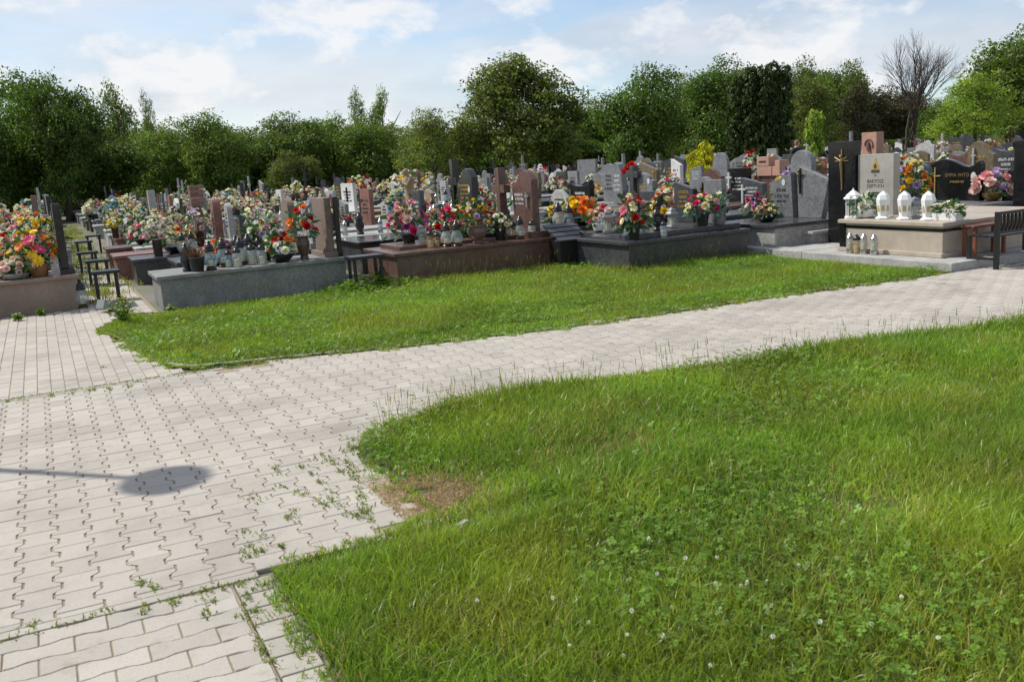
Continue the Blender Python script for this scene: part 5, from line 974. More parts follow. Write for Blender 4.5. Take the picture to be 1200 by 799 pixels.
bouquet(on(GG, 1198, 0.2), 'bluish lilac flowers cut off by the right edge', ['lilac', 'white', 'lilac'], ('rose',), 'bowl', 0.2, 0.2, 14, 0.06, 40, seed=29)
# ---- benches
def slat_bench(mw, label, L_=1.2):
    e = empty('park_bench', mw, label, 'bench')
    for k in range(4): MB().box(-L_ / 2, L_ / 2, -0.18 + k * 0.1, -0.10 + k * 0.1, 0.42, 0.445).obj('seat_slat', M_blackmetal, e, bevel=0.004)
    for k in range(15): x = -L_ / 2 + 0.06 + k * (L_ - 0.12) / 14; MB().tube([(x, -0.20, 0.50), (x, -0.245, 0.60), (x, -0.24, 0.72)], 0.021, 6).obj('back_bar', M_blackmetal, e)
    MB().box(-L_ / 2, L_ / 2, -0.265, -0.215, 0.72, 0.76).obj('top_rail', M_blackmetal, e, bevel=0.006); MB().box(-L_ / 2, L_ / 2, -0.225, -0.185, 0.47, 0.50).obj('lower_rail', M_blackmetal, e, bevel=0.006)
    for s_ in (-1, 1):
        x = s_ * (L_ / 2 - 0.02); MB().box(x - 0.025, x + 0.025, -0.26, -0.20, -0.01, 0.76).obj('leg', M_blackmetal, e, bevel=0.004); MB().box(x - 0.025, x + 0.025, 0.16, 0.21, -0.01, 0.44).obj('leg', M_blackmetal, e, bevel=0.004); MB().box(x - 0.02, x + 0.02, -0.2, 0.16, 0.12, 0.15).obj('stretcher', M_blackmetal, e)
def a_for(b, px, h=0.0):
    lo, hi = 0.0, 14.0
    for _ in range(50):
        mid = (lo + hi) / 2
        if proj(W(mid, b, h))[0] < px: lo = mid
        else: hi = mid
    return lo
slat_bench(frame(a_for(-5.31, 1166) + 0.5, -5.12, 0.0) @ Matrix.Scale(0.84, 4), 'black bench with barred back at the right edge of the photo')
table(frame(a_for(-4.9, 1142, 0.3) + 0.27, -4.83, 0.1), 'low red brown wooden bench behind the black barred one', 0.6, 0.2, 0.36, M_redwood, 'wooden_bench', 'bench', 3)
for px, py, lb in ((128, 352, 'nearest of the small black benches along the paved aisle at left'), (118, 335, 'second of the small black benches along the paved aisle'), (106, 322, 'third small black bench back along the paved aisle'), (101, 305, 'fourth small black bench back along the paved aisle'), (112, 296, 'farthest small dark bench on the paved aisle')):
    a, b = uv(px, py); table(frame(a, b, 0, 0.0), lb, 0.36, 0.30, 0.42)
a, b = uv(126, 365); e = empty('tipped_crate', frame(a, b, 0.02, 0.5) @ Matrix.Rotation(0.35, 4, 'Y'), 'tipped grey plastic box lying at the mouth of the aisle', 'box'); MB().box(-0.11, 0.11, -0.08, 0.08, 0, 0.012).obj('bottom', M_greypot, e)
for x0, x1, y0, y1 in ((-0.11, 0.11, -0.08, -0.07), (-0.11, 0.11, 0.07, 0.08), (-0.11, -0.10, -0.07, 0.07), (0.10, 0.11, -0.07, 0.07)): MB().box(x0, x1, y0, y1, 0.013, 0.11).obj('side', M_greypot, e)
a, b = uv(98, 362); lantern(frame(a, b + 0.15, 0), 'grey lantern on the ground at the corner of the brown grave', 'lamp', 'clear', 1.2)
# yellow flowering weed at the corner of the lawn and leafy weeds by grave A
def weed(px, py, h, n, label, yel):
    a, b = uv(px, py); e = empty('weed_plant', frame(a, b), label, 'plant'); B_ = MB(); C_ = MB()
    for k in range(n):
        ph = random.uniform(0, 6.28); l = random.uniform(0.3, 1.0) * h; q = random.uniform(0.05, 0.5) * h; tip = Vector((q * math.cos(ph), q * math.sin(ph), l)); B_.tube([(0, 0, 0), tip * 0.5 + Vector((0, 0, 0.02)), tip], 0.0025, 3)
        for j in range(5):
            f = random.uniform(0.3, 1.0); d = Vector((random.uniform(-1, 1), random.uniform(-1, 1), random.uniform(-0.1, 0.7))).normalized(); petal(B_, tip * f, d, d.orthogonal().normalized(), 0.05, 0.022, -0.2, Vector((0, 0, 1)))
        if yel and k % 2: blossom_geo(C_, 'small', 0.014, tip, Vector((0, 0, 1)))
    B_.obj('foliage', M_weedp, e)
    if yel: C_.obj('blossoms', PETM['yellow'], e)
weed(146, 380, 0.34, 46, 'bushy yellow green weed at the left tip of the upper lawn', True); weed(22, 376, 0.10, 22, 'low weed at the foot of the brown grave', False); weed(48, 370, 0.09, 18, 'small weed right of the low one at the brown grave', False); weed(202, 366, 0.1, 14, 'small yellow weed at the corner of the terrazzo grave', True)
# ================================================================== SECOND ROWS, set out one by one
def hand(px, ytop, d, wpx, shape, mt, label, tcol=None, th=0.10, pmat=None, rows=4, ph=0.34, Ld=1.9, x_extra=None, Wd=None):
    p = at_depth(px, d); H = height_to(p, ytop); a, b = ab(p)
    vt = p[:2] / np.linalg.norm(p[:2]); tg = np.array([vt[1], -vt[0]]); fs = max(0.3, abs(vd @ tg)); w_ = wpx * d / FP / fs
    w_ = min(max(0.28, w_ - th * abs(ud @ tg) / fs), 1.3); top = ph + 0.05
    g_ = grave(a + 0.12, b, label, Ld, Wd or max(0.85, w_ + 0.2), ph, pmat or mt, pmat or mt, [(shape, w_, H - top, th, mt, 0, -0.12, tcol, rows)])
    g_.H = H; g_.w = w_; g_.d = d; return g_
HS = {}
def hd(key, *a_, **k_): HS[key] = hand(*a_, **k_); return HS[key]
hd('ribbed', 52, 229, 20, 9, 'rect', 'rust', 'tall ribbed brown gravestone left of the aisle', None, 0.12); hd('paleleft', 66, 228, 21.5, 10, 'rect', 'pale', 'tall pale grey gravestone beside the ribbed brown one', None, 0.08)
hd('obel', 183, 223, 30, 7, 'rect', 'pale', 'slim pale obelisk with a small cross on top', None, 0.22); link('cross', cross_mesh(0.3, 0.16, 0.03, M_blackmetal), HS['obel'].e, ml=Matrix.Translation((-0.12, 0, HS['obel'].H)))
hd('bpoint', 191, 226, 31.5, 8, 'slant', 'brown', 'dark brown slanting stone right of the pale obelisk')
g_ = hd('pillar', 239, 242, 19, 12, 'rect', 'brown', 'brown pillar stacked of slabs, left of the twin rounded stones', None, 0.16)
for k in range(5): MB().box(-0.13, 0.13, -0.13, 0.13, 0, 0.075).obj('block', G['red'], g_.e, ml=Matrix.Translation((-0.12, 0.02 * (-1) ** k, g_.H + 0.005 + k * 0.085)), bevel=0.008)
hd('rnd1', 261, 233, 17, 13, 'round', 'red', 'reddish brown rounded stone, taller of the twin stones', M_dletter, 0.14); hd('rnd2', 274, 238, 18.6, 12, 'round', 'pale', 'pale rounded stone right of the reddish one', M_dletter); hd('drk1', 289, 252, 16, 12, 'dip', 'dark', 'low dark stone behind the lanterns of the terrazzo grave', M_gold)
hd('arch1', 344, 232, 16.6, 18, 'arch', 'rust', 'mottled arched stone left of the tall rose vase', None, 0.12, rows=3)
g_ = hd('stele', 412, 215, 28, 18, 'rect', 'white', 'bright white stele split by a dark slot', M_dletter); MB().box(-0.075, 0.0, -0.05, 0.05, 0.25, g_.H - 0.5).obj('slot', G['black'], g_.hs[0][0])
hd('slim', 391, 224, 30, 12, 'rect', 'pale', 'pale rough stone left of the bright white stele', M_dletter); hd('slp', 457, 232, 19.5, 14, 'slant', 'pale', 'pale slanted stone behind the lilac flowers', M_dletter, 0.12); hd('g490', 430, 228, 26, 14, 'arch', 'dark', 'dark arched stone right of the white stele', M_letter); hd('s467', 466, 212, 30, 10, 'slant2', 'pale', 'pale sloping stone left of the robed statue')
hd('s506', 506, 222, 24, 12, 'point', 'tan', 'tan pointed stone right of the robed statue'); hd('s522', 523, 212, 30, 10, 'rect', 'pale', 'pale upright stone between statue and dark cross', M_dletter)
hd('blk', 685, 212, 17.4, 28, 'dip', 'black', 'black headstone with white lettering and oval portrait', M_letter); oval(HS['blk'].hs[0][0], -0.054, -0.16, 0.3, 0.06)
hd('ovt', 728, 190, 21.5, 18, 'lean', 'grey', 'tall grey leaf shaped stone behind the gold lettered one', M_letter, 0.14); hd('brn', 764, 190, 20.5, 23, 'slant2', 'olive', 'brown headstone with gold lettering behind the grey square one', M_gold); relief_cross(HS['brn'].hs[0][0], 0.3, 0.12, M_gold, -0.052, -0.2, 0.5, 0.015)
hd('rsl', 776, 218, 16.6, 22, 'wave', 'red', 'reddish slanted stone behind the grey square one', None); g_ = hd('alb', 765, 224, 15.0, 27, 'rect', 'dark', 'square grey headstone with white lettering above the dark lawn-edge grave', None)
text_obj('ALBERT PAWA', 0.052, M_letter, g_.hs[0][0], 0, 0.36, -0.052); link('inscription', lines_mesh(0.16, 0.12, 0.28, 2, M_letter, 3), g_.hs[0][0], ml=Matrix.Translation((-0.051, 0, 0)))
g_ = hd('crs', 746, 226, 16.0, 7, 'rect', 'dark', 'dark granite cross left of the square grey headstone', None, 0.1); link('cross', cross_mesh(0.45, 0.34, 0.11, G['dark']), g_.e, ml=Matrix.Translation((-0.12, 0, g_.H)))
hd('blu', 690, 187, 35, 32, 'rect', 'grey', 'wide blue grey wall of stone far behind the black headstone', None); hd('wht', 795, 186, 24, 14, 'slant2', 'white', 'white slab propped on a dark stone left of the yellow shrub', M_dletter); hd('dom', 846, 179, 27, 20, 'round', 'grey', 'grey dome topped stone below the conifer columns'); hd('wav', 838, 197, 21, 24, 'wave2', 'brown', 'brown wavy stone right of the yellow shrub')
g_ = hd('ds', 868, 197, 20, 26, 'rect', 'black', 'black slab with a small white cross below the conifers', M_letter); link('cross', cross_mesh(0.34, 0.16, 0.04, G['white']), g_.e, ml=Matrix.Translation((-0.25, 0.2, g_.H - 0.42)))
g_ = hd('dk2', 884, 208, 16.8, 30, 'slant2', 'dark', 'dark grey headstone with pale cross left of the crucifix grave', M_letter); relief_cross(g_.hs[0][0], 0.34, 0.16, G['white'], -0.052, 0.22, 0.12, 0.03)
g_ = hd('brick', 906, 206, 19.5, 36, 'rect', 'brown', 'pinkish stone blocks stacked as a monument, lettered on top', None, 0.16)
for k, (y0, y1, z) in enumerate(((-0.1, 0.34, 0.0), (-0.34, -0.12, 0.0), (-0.02, 0.34, 0.2), (-0.34, -0.2, 0.17))): MB().box(-0.12, 0.12, y0, y1, 0, 0.19 if k != 3 else 0.14).obj('block', G['pink'], g_.e, ml=Matrix.Translation((-0.12, 0, g_.H + 0.004 + z)), bevel=0.01)
link('inscription', lines_mesh(0.28, 0.06, 0.13, 1, M_dletter, 9), g_.e, ml=Matrix.Translation((-0.243, 0.16, g_.H + 0.2)))
g_ = hd('rel', 1022, 155, 20.5, 24, 'rect', 'pink', 'reddish sandstone block with a carved relief above the beige headstone', None, 0.22)
B_ = MB()
for k in range(7): t_ = math.pi * k / 6; B_.tube([(-0.115, 0.11 * math.cos(t_), g_.H - 0.66 + 0.12 * math.sin(t_)), (-0.115, 0.11 * math.cos(t_ + 0.5), g_.H - 0.66 + 0.12 * math.sin(t_ + 0.5))], 0.018, 6)
B_.tube([(-0.115, 0.0, g_.H - 0.75), (-0.13, 0.0, g_.H - 0.6)], [0.06, 0.03], 8); B_.obj('relief', stone('dark red carving', (0.17, 0.08, 0.07), 0.9), g_.hs[0][0])
hd('ga', 1080, 192, 14.9, 22, 'arch', 'dark', 'dark arched stone beside the tall yellow flowers', None, 0.1); relief_cross(HS['ga'].hs[0][0], 0.32, 0.14, M_gold, -0.052, -0.06, 0.2, 0.02)
g_ = hd('gw', 1088, 184, 17.5, 34, 'dip', 'dark', 'dark grey hollow topped stone with a grey cross', None); relief_cross(g_.hs[0][0], 0.34, 0.16, G['pale'], -0.052, 0.24, 0.3, 0.03)
hd('bg', 1123, 176, 18.5, 24, 'dip', 'brown', 'brown hollow topped headstone with gold letters left of the olive one', M_gold); g_ = hd('og', 1149, 165, 17.6, 31, 'wave2', 'olive', 'olive brown headstone with a carved relief and pale cross', M_gold, rows=5); relief_cross(g_.hs[0][0], 0.52, 0.10, G['pale'], -0.052, 0.13, 0.3, 0.035)
hd('gr', 1179, 170, 17.8, 30, 'dip', 'dark', 'grey headstone with white lettering near the right edge', M_letter); hd('br', 1186, 199, 14.2, 24, 'rect', 'black', 'low black stone with gold lettering near the right edge', M_gold, ph=0.3); hd('po', 1199, 164, 13.4, 9, 'rect', 'black', 'tall black post cut off by the right edge', None, 0.12, Ld=0.5)
hd('m1', 1110, 172, 30, 16, 'arch', 'grey', 'grey arched stone in the far rows under the light maple', M_letter); hd('m2', 1084, 166, 31, 22, 'point', 'pale', 'pale pointed stone in the far rows below the bare tree')
bouquet(on(HS['ga'], 1070, 0.15), 'tall yellow and white arrangement right of the beige headstone', ['yellow', 'yellow', 'cream', 'white', 'orange', 'lilac'], ('lily', 'rose'), 'tall', 0.22, 0.44, 30, 0.055, 90, seed=31)
bouquet(on(HS['gw'], 1062, 0.3, z=0.75), 'orange and pale pink flowers above the tall yellow arrangement', ['orange', 'white', 'yellow', 'palepink', 'lilac'], ('rose',), 'bowl', 0.22, 0.22, 18, 0.06, 50, detail=1, seed=32)
bouquet(on(HS['alb'], 800, 0.2), 'orange, cream and yellow flowers below the white slab', ['cream', 'orange', 'yellow', 'white', 'salmon'], ('rose',), 'bowl', 0.28, 0.42, 34, 0.055, 90, seed=33)
bouquet(on(HS['rsl'], 806, 0.3), 'pink, red and white flowers below the yellow shrub', ['palepink', 'red', 'white', 'salmon'], ('rose', 'small'), 'tall', 0.26, 0.42, 30, 0.05, 90, fm=M_fol2, seed=34)
bouquet(on(HS['brn'], 740, 0.2, z=0.85), 'single bunch of deep red roses behind the dark granite cross', ['red', 'red', 'hotpink'], ('rose',), 'tall', 0.12, 0.16, 9, 0.07, 30, detail=1, seed=35)
bouquet(on(G2, 605, 0.35), 'red, yellow and cream flowers left of the brown cross', ['red', 'yellow', 'orange', 'cream', 'palepink'], ('rose', 'daisy'), 'tall', 0.22, 0.30, 24, 0.05, 60, seed=36)
bouquet(on(G2, 590, 0.9, z=0.7), 'deep magenta and cream flowers on the greenish headstone', ['hotpink', 'red', 'cream'], ('rose',), 'tall', 0.14, 0.22, 12, 0.06, 40, seed=37)
for key, px, ly, pal, kd, va, R_, hg_, lb in [('drk1', 186, 0.3, ['palepink', 'white', 'pink', 'white'], ('rose', 'lily'), 'tall', 0.22, 0.34, 'white and pink flowers in a tall dark vase left of the lanterns'), ('drk1', 205, 0.6, ['white', 'cream'], ('small', 'rose'), 'bowl', 0.2, 0.2, 'small white flowers right of the tall dark vase'), ('rnd1', 216, 0.35, ['red', 'orange', 'yellow', 'salmon'], ('lily', 'rose'), 'bowl', 0.26, 0.24, 'red and yellow lilies left of the reddish rounded stone'), ('rnd1', 236, 0.5, ['white', 'palepink', 'lilac'], ('small', 'rose'), 'tall', 0.22, 0.40, 'tall white blossom sprays before the reddish rounded stone'),
                                             ('rnd2', 190, 0.4, ['white', 'lilac', 'palepink'], ('mum', 'rose'), 'pot', 0.24, 0.3, 'white and lilac flowers behind the tall dark vase'), ('pillar', 168, 0.4, ['pink', 'hotpink', 'white'], ('rose',), 'bowl', 0.26, 0.26, 'pink flowers at the foot of the stacked pillar grave'), ('arch1', 300, 0.4, ['white', 'white', 'cream'], ('rose', 'small'), 'tall', 0.22, 0.36, 'white rose spray before the mottled arched stone'), ('pillar', 205, 0.5, ['white', 'palepink', 'cream'], ('rose', 'mum'), 'pot', 0.24, 0.3, 'cream and pale pink flowers before the stacked pillar')]:
    bouquet(on(HS[key], px, ly), lb, pal, kd, va, R_, hg_, 24, 0.05, 80, detail=1, fm=M_fol2 if va == 'tall' else None, seed=len(lb))
for key, px, ly, kd, gl, lb in [('drk1', 215, 0.2, 'lamp', 'white', 'milky lantern on the dark slab left of the dried heather'), ('drk1', 226, 0.5, 'lamp', 'clear', 'clear lantern behind the dried heather'), ('rnd1', 200, 0.2, 'jar', 'clear', 'clear jar candle on the reddish slab'), ('rnd2', 225, 0.25, 'lamp', 'blue', 'bluish lantern on the pale rounded stone grave')]: lantern(on(HS[key], px, ly), lb, kd, gl, 1.1)
# ---- statue of a robed figure
p = at_depth(483, 27); H = height_to(p, 197); a, b = ab(p); g_ = grave(a + 0.2, b, 'weathered sandstone grave with a standing robed statue', 1.6, 0.8, 0.35, 'sand', 'sand'); st = empty('statue', frame(a, b, g_.top), 'sandy robed statue with bowed head standing on a grave', 'statue'); hs_ = H - g_.top; B_ = MB()
rings = [(0.0, 0.24, 0.20, 0), (0.05, 0.22, 0.19, 0), (0.2, 0.19, 0.16, 0), (0.4, 0.185, 0.16, -0.01), (0.55, 0.17, 0.15, -0.02), (0.66, 0.19, 0.15, -0.02), (0.74, 0.20, 0.14, -0.02), (0.79, 0.15, 0.11, -0.03), (0.82, 0.075, 0.075, -0.05), (0.855, 0.085, 0.09, -0.07), (0.91, 0.095, 0.10, -0.08), (0.96, 0.075, 0.08, -0.075), (1.0, 0.02, 0.02, -0.06)]
V = []; Fc = []; n = 16
for z, ry, rx, off in rings:
    for k in range(n): t_ = 2 * math.pi * k / n; f = 1 + (0.07 * math.sin(5 * t_ + z * 4) if z < 0.7 else 0); V.append((off * hs_ * 1.1 + rx * hs_ * 0.8 * f * math.cos(t_), ry * hs_ * 0.8 * f * math.sin(t_), z * hs_))
for i in range(len(rings) - 1):
    for k in range(n): Fc.append((i * n + k, i * n + (k + 1) % n, (i + 1) * n + (k + 1) % n, (i + 1) * n + k))
B_.add(V, Fc + [tuple(range(n))[::-1]]); B_.tube([(-0.02, 0.17 * hs_, 0.73 * hs_), (-0.12 * hs_, 0.17 * hs_, 0.58 * hs_), (-0.2 * hs_, 0.03, 0.64 * hs_)], [0.06 * hs_, 0.055 * hs_, 0.035 * hs_], 8).tube([(-0.02, -0.17 * hs_, 0.73 * hs_), (-0.12 * hs_, -0.17 * hs_, 0.57 * hs_), (-0.2 * hs_, -0.03, 0.63 * hs_)], [0.06 * hs_, 0.055 * hs_, 0.035 * hs_], 8)
B_.obj('figure', G['sand'], st, smooth=True)
# ---- person in black among the rear graves
p = at_depth(932, 30); HP = height_to(p, 165.5); k = HP / 1.72
def skin(name, verts, edges, rad, mats, parent, root=0, sub=2, ml=None):
    me = bpy.data.meshes.new(name + '_skeleton'); me.from_pydata(verts, edges, []); o = bpy.data.objects.new(name + '_skeleton', me); COL.objects.link(o); md = o.modifiers.new('s', 'SKIN')
    for i, r_ in enumerate(rad): me.skin_vertices[0].data[i].radius = r_ if isinstance(r_, tuple) else (r_, r_)
    me.skin_vertices[0].data[root].use_root = True; sb_ = o.modifiers.new('u', 'SUBSURF'); sb_.levels = sub; sb_.render_levels = sub
    m2 = bpy.data.meshes.new_from_object(o.evaluated_get(bpy.context.evaluated_depsgraph_get())); bpy.data.objects.remove(o)
    m2.materials.clear()
    for mt in mats: m2.materials.append(mt)
    m2.polygons.foreach_set('use_smooth', [True] * len(m2.polygons)); return link(name, m2, parent, ml=ml)
pe = empty('person', Matrix.Translation(p) @ Matrix.Rotation(0.5, 4, 'Z') @ Matrix.Scale(k, 4), 'person in a black jacket and grey trousers standing among the rear graves', 'person')
Vp = [(0, 0, 0.95), (0, 0, 1.12), (0, 0.01, 1.32), (0, 0.0, 1.46), (0, -0.02, 1.54), (0, -0.035, 1.63), (0, -0.03, 1.70), (0.10, 0, 0.88), (0.11, -0.02, 0.48), (0.11, 0.01, 0.09), (0.12, -0.12, 0.035), (-0.10, 0, 0.88), (-0.12, 0.0, 0.48), (-0.12, 0.03, 0.09), (-0.13, -0.10, 0.035), (0.19, 0, 1.40), (0.25, 0.03, 1.12), (0.20, -0.12, 0.93), (0.18, -0.17, 0.87), (-0.19, 0, 1.40), (-0.25, 0.03, 1.12), (-0.20, -0.12, 0.93), (-0.18, -0.17, 0.87)]
Ep = [(0, 1), (1, 2), (2, 3), (3, 4), (4, 5), (5, 6), (0, 7), (7, 8), (8, 9), (9, 10), (0, 11), (11, 12), (12, 13), (13, 14), (3, 15), (15, 16), (16, 17), (17, 18), (3, 19), (19, 20), (20, 21), (21, 22)]
Rp = [(0.15, 0.11), (0.15, 0.11), (0.17, 0.12), (0.11, 0.09), 0.055, (0.078, 0.095), (0.06, 0.07), 0.09, 0.06, 0.045, 0.04, 0.09, 0.06, 0.045, 0.04, 0.07, 0.052, 0.036, 0.032, 0.07, 0.052, 0.036, 0.032]
for hx, base in ((1, 18), (-1, 22)):
    c = Vector(Vp[base])
    for f in range(5):
        off = Vector(((f - 2) * 0.017 * hx, -0.03 - 0.012 * (2 - abs(f - 2)), -0.045)) if f else Vector((-0.04 * hx, -0.02, -0.02)); i = len(Vp); Vp += [tuple(c + off), tuple(c + off * 1.8)]; Ep += [(base, i), (i, i + 1)]; Rp += [0.010, 0.008]
bo = skin('body', Vp, Ep, Rp, [mat('black jacket', (0.012, 0.012, 0.014), 0.8), mat('grey trousers', (0.10, 0.10, 0.11), 0.85), mat('skin', (0.45, 0.28, 0.2), 0.5), mat('dark shoes', (0.02, 0.02, 0.02), 0.5)], pe)
for pl_ in bo.data.polygons: z = pl_.center.z; pl_.material_index = 2 if z > 1.5 or (z < 0.90 and z > 0.70 and pl_.center.y < -0.12) else (0 if z > 0.92 else (3 if z < 0.09 else 1))
hb = MB(); hb.lathe([(0.088, -0.05), (0.098, 0.0), (0.098, 0.05), (0.07, 0.10), (0.02, 0.118)], 12, (0, -0.012, 1.645)); hb.obj('hair', mat('light brown hair', (0.16, 0.10, 0.055), 0.7), pe, smooth=True)
fc = MB()
for s_ in (-1, 1): fc.lathe([(0.004, -0.008), (0.011, 0), (0.004, 0.008)], 6, (s_ * 0.03, -0.125, 1.635)).lathe([(0.006, -0.03), (0.016, 0), (0.006, 0.03)], 6, (s_ * 0.085, -0.035, 1.625))
fc.tube([(0, -0.125, 1.64), (0, -0.15, 1.605), (0, -0.125, 1.6)], [0.008, 0.014, 0.008], 6).tube([(-0.022, -0.122, 1.572), (0, -0.13, 1.57), (0.022, -0.122, 1.572)], 0.006, 5); fc.obj('face', MATS['skin'], pe, smooth=True)
# ================================================================== THE ROWS BEHIND
PALS = [(['white', 'white', 'palepink', 'white', 'pink'], 'white and pale pink'), (['hotpink', 'pink', 'white', 'palepink'], 'magenta and white'), (['yellow', 'cream', 'white', 'orange'], 'yellow and cream'), (['red', 'white', 'pink', 'darkred'], 'red and white'), (['lilac', 'white', 'purple', 'white'], 'lilac and white'), (['salmon', 'cream', 'white', 'palepink'], 'salmon and cream'), (['palepink', 'pink', 'cream', 'white'], 'pale pink'), (['red', 'yellow', 'white', 'salmon'], 'red and yellow'), (['white', 'cream', 'yellow', 'white'], 'white and yellow'), (['white', 'white', 'white', 'cream'], 'plain white'), (['pink', 'purple', 'white', 'darkred'], 'pink and purple'), (['white', 'palepink', 'lilac', 'white'], 'white and lilac'), (['cream', 'white', 'white', 'blue'], 'cream and blue')]
REST = []; rr_ = random.Random(99); ngr = nbq = nla = 0
def free(a0, a1, b0, b1): return all(a1 <= q[0] or a0 >= q[1] or b1 <= q[2] or b0 >= q[3] for q in USED)
cands = []
for i in range(-1, 17):
    ah = 2.28 + 2.95 * i + (0.0 if i else 0) - (0.19 if i == -1 else 0); b = {-1: 1.9, 0: 1.1, 1: 1.3, 2: 0.3, 3: -0.6}.get(i, -4.6) + 0.1; j = 0
    while b < 60:
        wd_ = rr_.uniform(0.82, 1.05); bc = b + wd_ / 2; b += wd_ + rr_.uniform(0.12, 0.42); p = W(ah, bc, 0.9); x, y, z = proj(p)
        if z > 56: break
        if x < -45 or x > 1250: continue
        a_ = ah + rr_.uniform(-0.12, 0.12)
        if not free(a_ - 1.95, a_ + 0.1, bc - wd_ / 2, bc + wd_ / 2): continue
        j += 1; cands.append((z, i, j, a_, bc, wd_, x))
cands.sort()
print('candidates', len(cands))
for z, i, j, a_, bc, wd_, x in cands[:300]:
    row = ('row left of aisle' if i < 0 else ORD[i + 1] + ' row right of aisle'); pos = ORD[j] + ' grave back'
    mt = rr_.choice(['grey', 'grey', 'grey', 'dark', 'dark', 'dark', 'black', 'black', 'pale', 'brown', 'red', 'terrazzo', 'olive', 'white']); shape = rr_.choice(['rect', 'arch', 'round', 'wave', 'wave2', 'slant', 'slant2', 'point', 'dip', 'should', 'lean', 'flare'])
    pmx = rr_.choice([mt, 'terrazzo', 'grey', 'dark', 'pale', 'concrete']) if mt != 'white' else 'pale'; hh = rr_.choice([0.55, 0.62, 0.7, 0.78, 0.9]) * (1.0 if z < 26 else 1.08); ww = rr_.choice([0.42, 0.5, 0.6, 0.7]); tcol = rr_.choice([M_gold, M_letter, M_dletter]) if mt not in ('white', 'pale', 'terrazzo') else M_dletter
    if mt in ('dark', 'black', 'green', 'brown', 'olive') and tcol is M_dletter: tcol = M_gold
    cr = None
    if rr_.random() < 0.28: cr = (round(hh * rr_.choice([1.0, 1.25]), 2), 0.32, 0.07, rr_.choice([M_blackmetal, G['black'], G['grey'], M_bronze]), wd_ * 0.34, -0.14)
    ph = rr_.choice([0.24, 0.3, 0.36, 0.42]); lb = '%s %s gravestone, %s, %s' % (GWORD[mt], SHW[shape], row, pos)
    stones = [(shape, ww, hh, 0.09, mt, -0.06 if cr else 0.0, -0.12, tcol if z < 40 else None, 4)]
    if rr_.random() < 0.13: cr = (rr_.choice([0.95, 1.1, 1.25]), 0.5, 0.08, rr_.choice([M_blackmetal, G['pale'], G['grey'], M_bronze]), 0, -0.12); stones = []; lb = '%s grave with upright cross, %s, %s' % (GWORD[pmx], row, pos)
    g_ = grave(a_, bc, lb, 1.85, round(wd_, 1), ph, pmx, pmx, stones, cr, 'graves in the rows behind'); ngr += 1
    det = 1; far_ = z > 26
    nb = (rr_.choice([1, 3, 3]) if z < 30 else rr_.choice([1, 2, 3])) if x < 620 else rr_.choice([0, 1, 1, 2]); pc = rr_.sample([0, 0, 1, 2, 3, 4, 5, 6, 6, 8, 9, 9, 10, 11, 11, 12] + ([7] if x > 500 else []), 4); pc = pc if len(set(pc)) == 4 else rr_.sample([0, 1, 4, 6, 9, 11], 4)
    nb += 1 if i in (-1, 0) and z < 42 else 0
    for q in range(nb):
        pal, pw = PALS[pc[q]]; lx = [-0.42, -0.85, -1.5, -1.7][q] + rr_.uniform(-.2, .2); sc_ = rr_.uniform(0.62, 1.2) * (1.15 if z > 30 else 1)
        if nbq >= 300:
            REST.append((g_.fr @ Matrix.Translation((lx, rr_.uniform(-.25, .25), g_.top + 0.001)) @ Matrix.Scale(sc_, 4), pal, pc[q])); nbq += 1; continue
        bouquet(g_.fr @ Matrix.Translation((lx, rr_.uniform(-.25, .25), g_.top + 0.001)) @ Matrix.Rotation(rr_.uniform(0, 6.28), 4, 'Z') @ Matrix.Scale(sc_, 4), '%s bouquet, %s, %s' % (pw, row, pos), pal, (('small', 'rose') if far_ else [('rose',), ('rose', 'small'), ('mum', 'rose'), ('lily', 'rose')][pc[q] % 4]), ['bowl', 'pot', 'vase', 'tall', 'bowl'][pc[q] % 5], [0.15, 0.24, 0.28, 0.19][pc[q] % 4], [0.22, 0.16, 0.36, 0.28, 0.42][(pc[q] + q) % 5], 14 if far_ else 22, 0.062 if far_ else 0.05, 56 if far_ else 90, det, None, 'bouquets in the rows behind', seed=pc[q] * 7 + q); nbq += 1
    for q in range((rr_.choice([3, 4, 5]) if x < 620 else rr_.choice([1, 2, 3])) if z < 27 else rr_.choice([0, 1, 2]) if z < 36 else 0):
        if nla >= 290: break
        kd = rr_.choice(['lamp', 'jar', 'lamp', 'steel', 'black']); gl = rr_.choice(['clear', 'blue', 'white', 'amber']); lantern(g_.fr @ Matrix.Translation((-1.65 + q * 0.3 + rr_.uniform(-.08, .08), rr_.uniform(-.34, .34), g_.top + 0.001)), '%s %s lantern, %s, %s, %s from foot' % ({'clear': 'clear', 'blue': 'bluish', 'white': 'milky', 'amber': 'amber'}[gl] if kd != 'black' else 'black', {'lamp': 'round', 'jar': 'jar', 'steel': 'steel', 'black': 'glossy'}[kd], row, pos, ORD[q + 1]), kd, gl, rr_.uniform(1.0, 1.3), rr_.choice([M_blackplastic, M_bronze, M_greymetal]), True, 'lanterns in the rows behind'); nla += 1
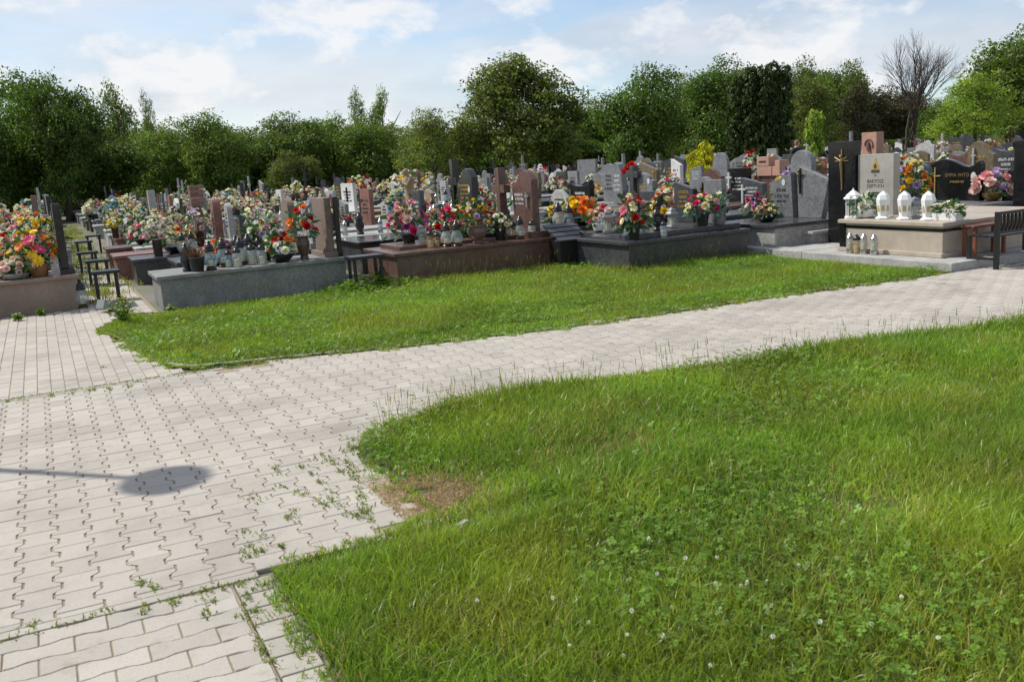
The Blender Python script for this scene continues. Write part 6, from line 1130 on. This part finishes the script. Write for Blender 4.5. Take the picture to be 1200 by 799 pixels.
if len(cands) > 300:
    B_ = MB(); gm = ['grey', 'dark', 'pale', 'brown', 'black', 'white']
    for z, i, j, a_, bc, wd_, x in cands[300:]:
        f_ = frame(a_, bc); k = rr_.randrange(6); B_.mi = k; hh = rr_.uniform(0.85, 1.35); ww = rr_.uniform(0.4, 0.7); B2 = MB(); B2.prism([(y_, z_ + 0.3) for y_, z_ in outline(rr_.choice(['rect', 'arch', 'round', 'slant', 'point', 'dip']), ww, hh - 0.3)], -0.17, -0.08).box(-1.8, 0, -wd_ / 2, wd_ / 2, -0.1, 0.33)
        if rr_.random() < 0.3: B2.box(-0.15, -0.09, wd_ * 0.3, wd_ * 0.3 + 0.06, 0.33, 1.45).box(-0.145, -0.095, wd_ * 0.3 - 0.16, wd_ * 0.3 + 0.22, 1.1, 1.16)
        B_.add([f_ @ Vector(p_) for p_ in B2.v], B2.f)
        if rr_.random() < 0.8: REST.append((f_ @ Matrix.Translation((-0.5 - rr_.random(), rr_.uniform(-.25, .25), 0.331)), PALS[rr_.randrange(13)][0], rr_.randrange(50)))
    o = B_.obj('far_graves', [G[k_] for k_ in gm]); o['kind'] = 'stuff'
if REST:
    B_ = MB(); ks = list(PETM)
    for mw_, pal, sd_ in REST:
        r_ = random.Random(sd_ * 31 + len(B_.v)); 
        for k in range(13):
            z_ = (k + 0.5) / 13; ph = k * 2.4 + r_.random(); q_ = math.sqrt(1 - z_ * z_); d = Vector((q_ * math.cos(ph), q_ * math.sin(ph), z_)); blossom_geo(B_, 'small', 0.06 * r_.uniform(0.7, 1.2), mw_ @ Vector((d.x * 0.22, d.y * 0.22, 0.16 + d.z * 0.26)), d, ks.index(r_.choice(pal)), None, k)
        B2 = MB(); leafy(B2, 20, Vector((0, 0, 0.14)), 0.22, 0.26, sd_, 0.12, 0.06); B_.mi = len(ks); B_.add([mw_ @ Vector(p_) for p_ in B2.v], B2.f); B2 = MB(); B2.lathe(VASES['bowl'][0], 8); B_.mi = len(ks) + 1; B_.add([mw_ @ Vector(p_) for p_ in B2.v], B2.f)
    o = B_.obj('far_flowers', [PETM[k_] for k_ in ks] + [M_fol, M_blackplastic]); o['kind'] = 'stuff'
print('graves', ngr, 'bouquets', nbq, 'lanterns', nla)
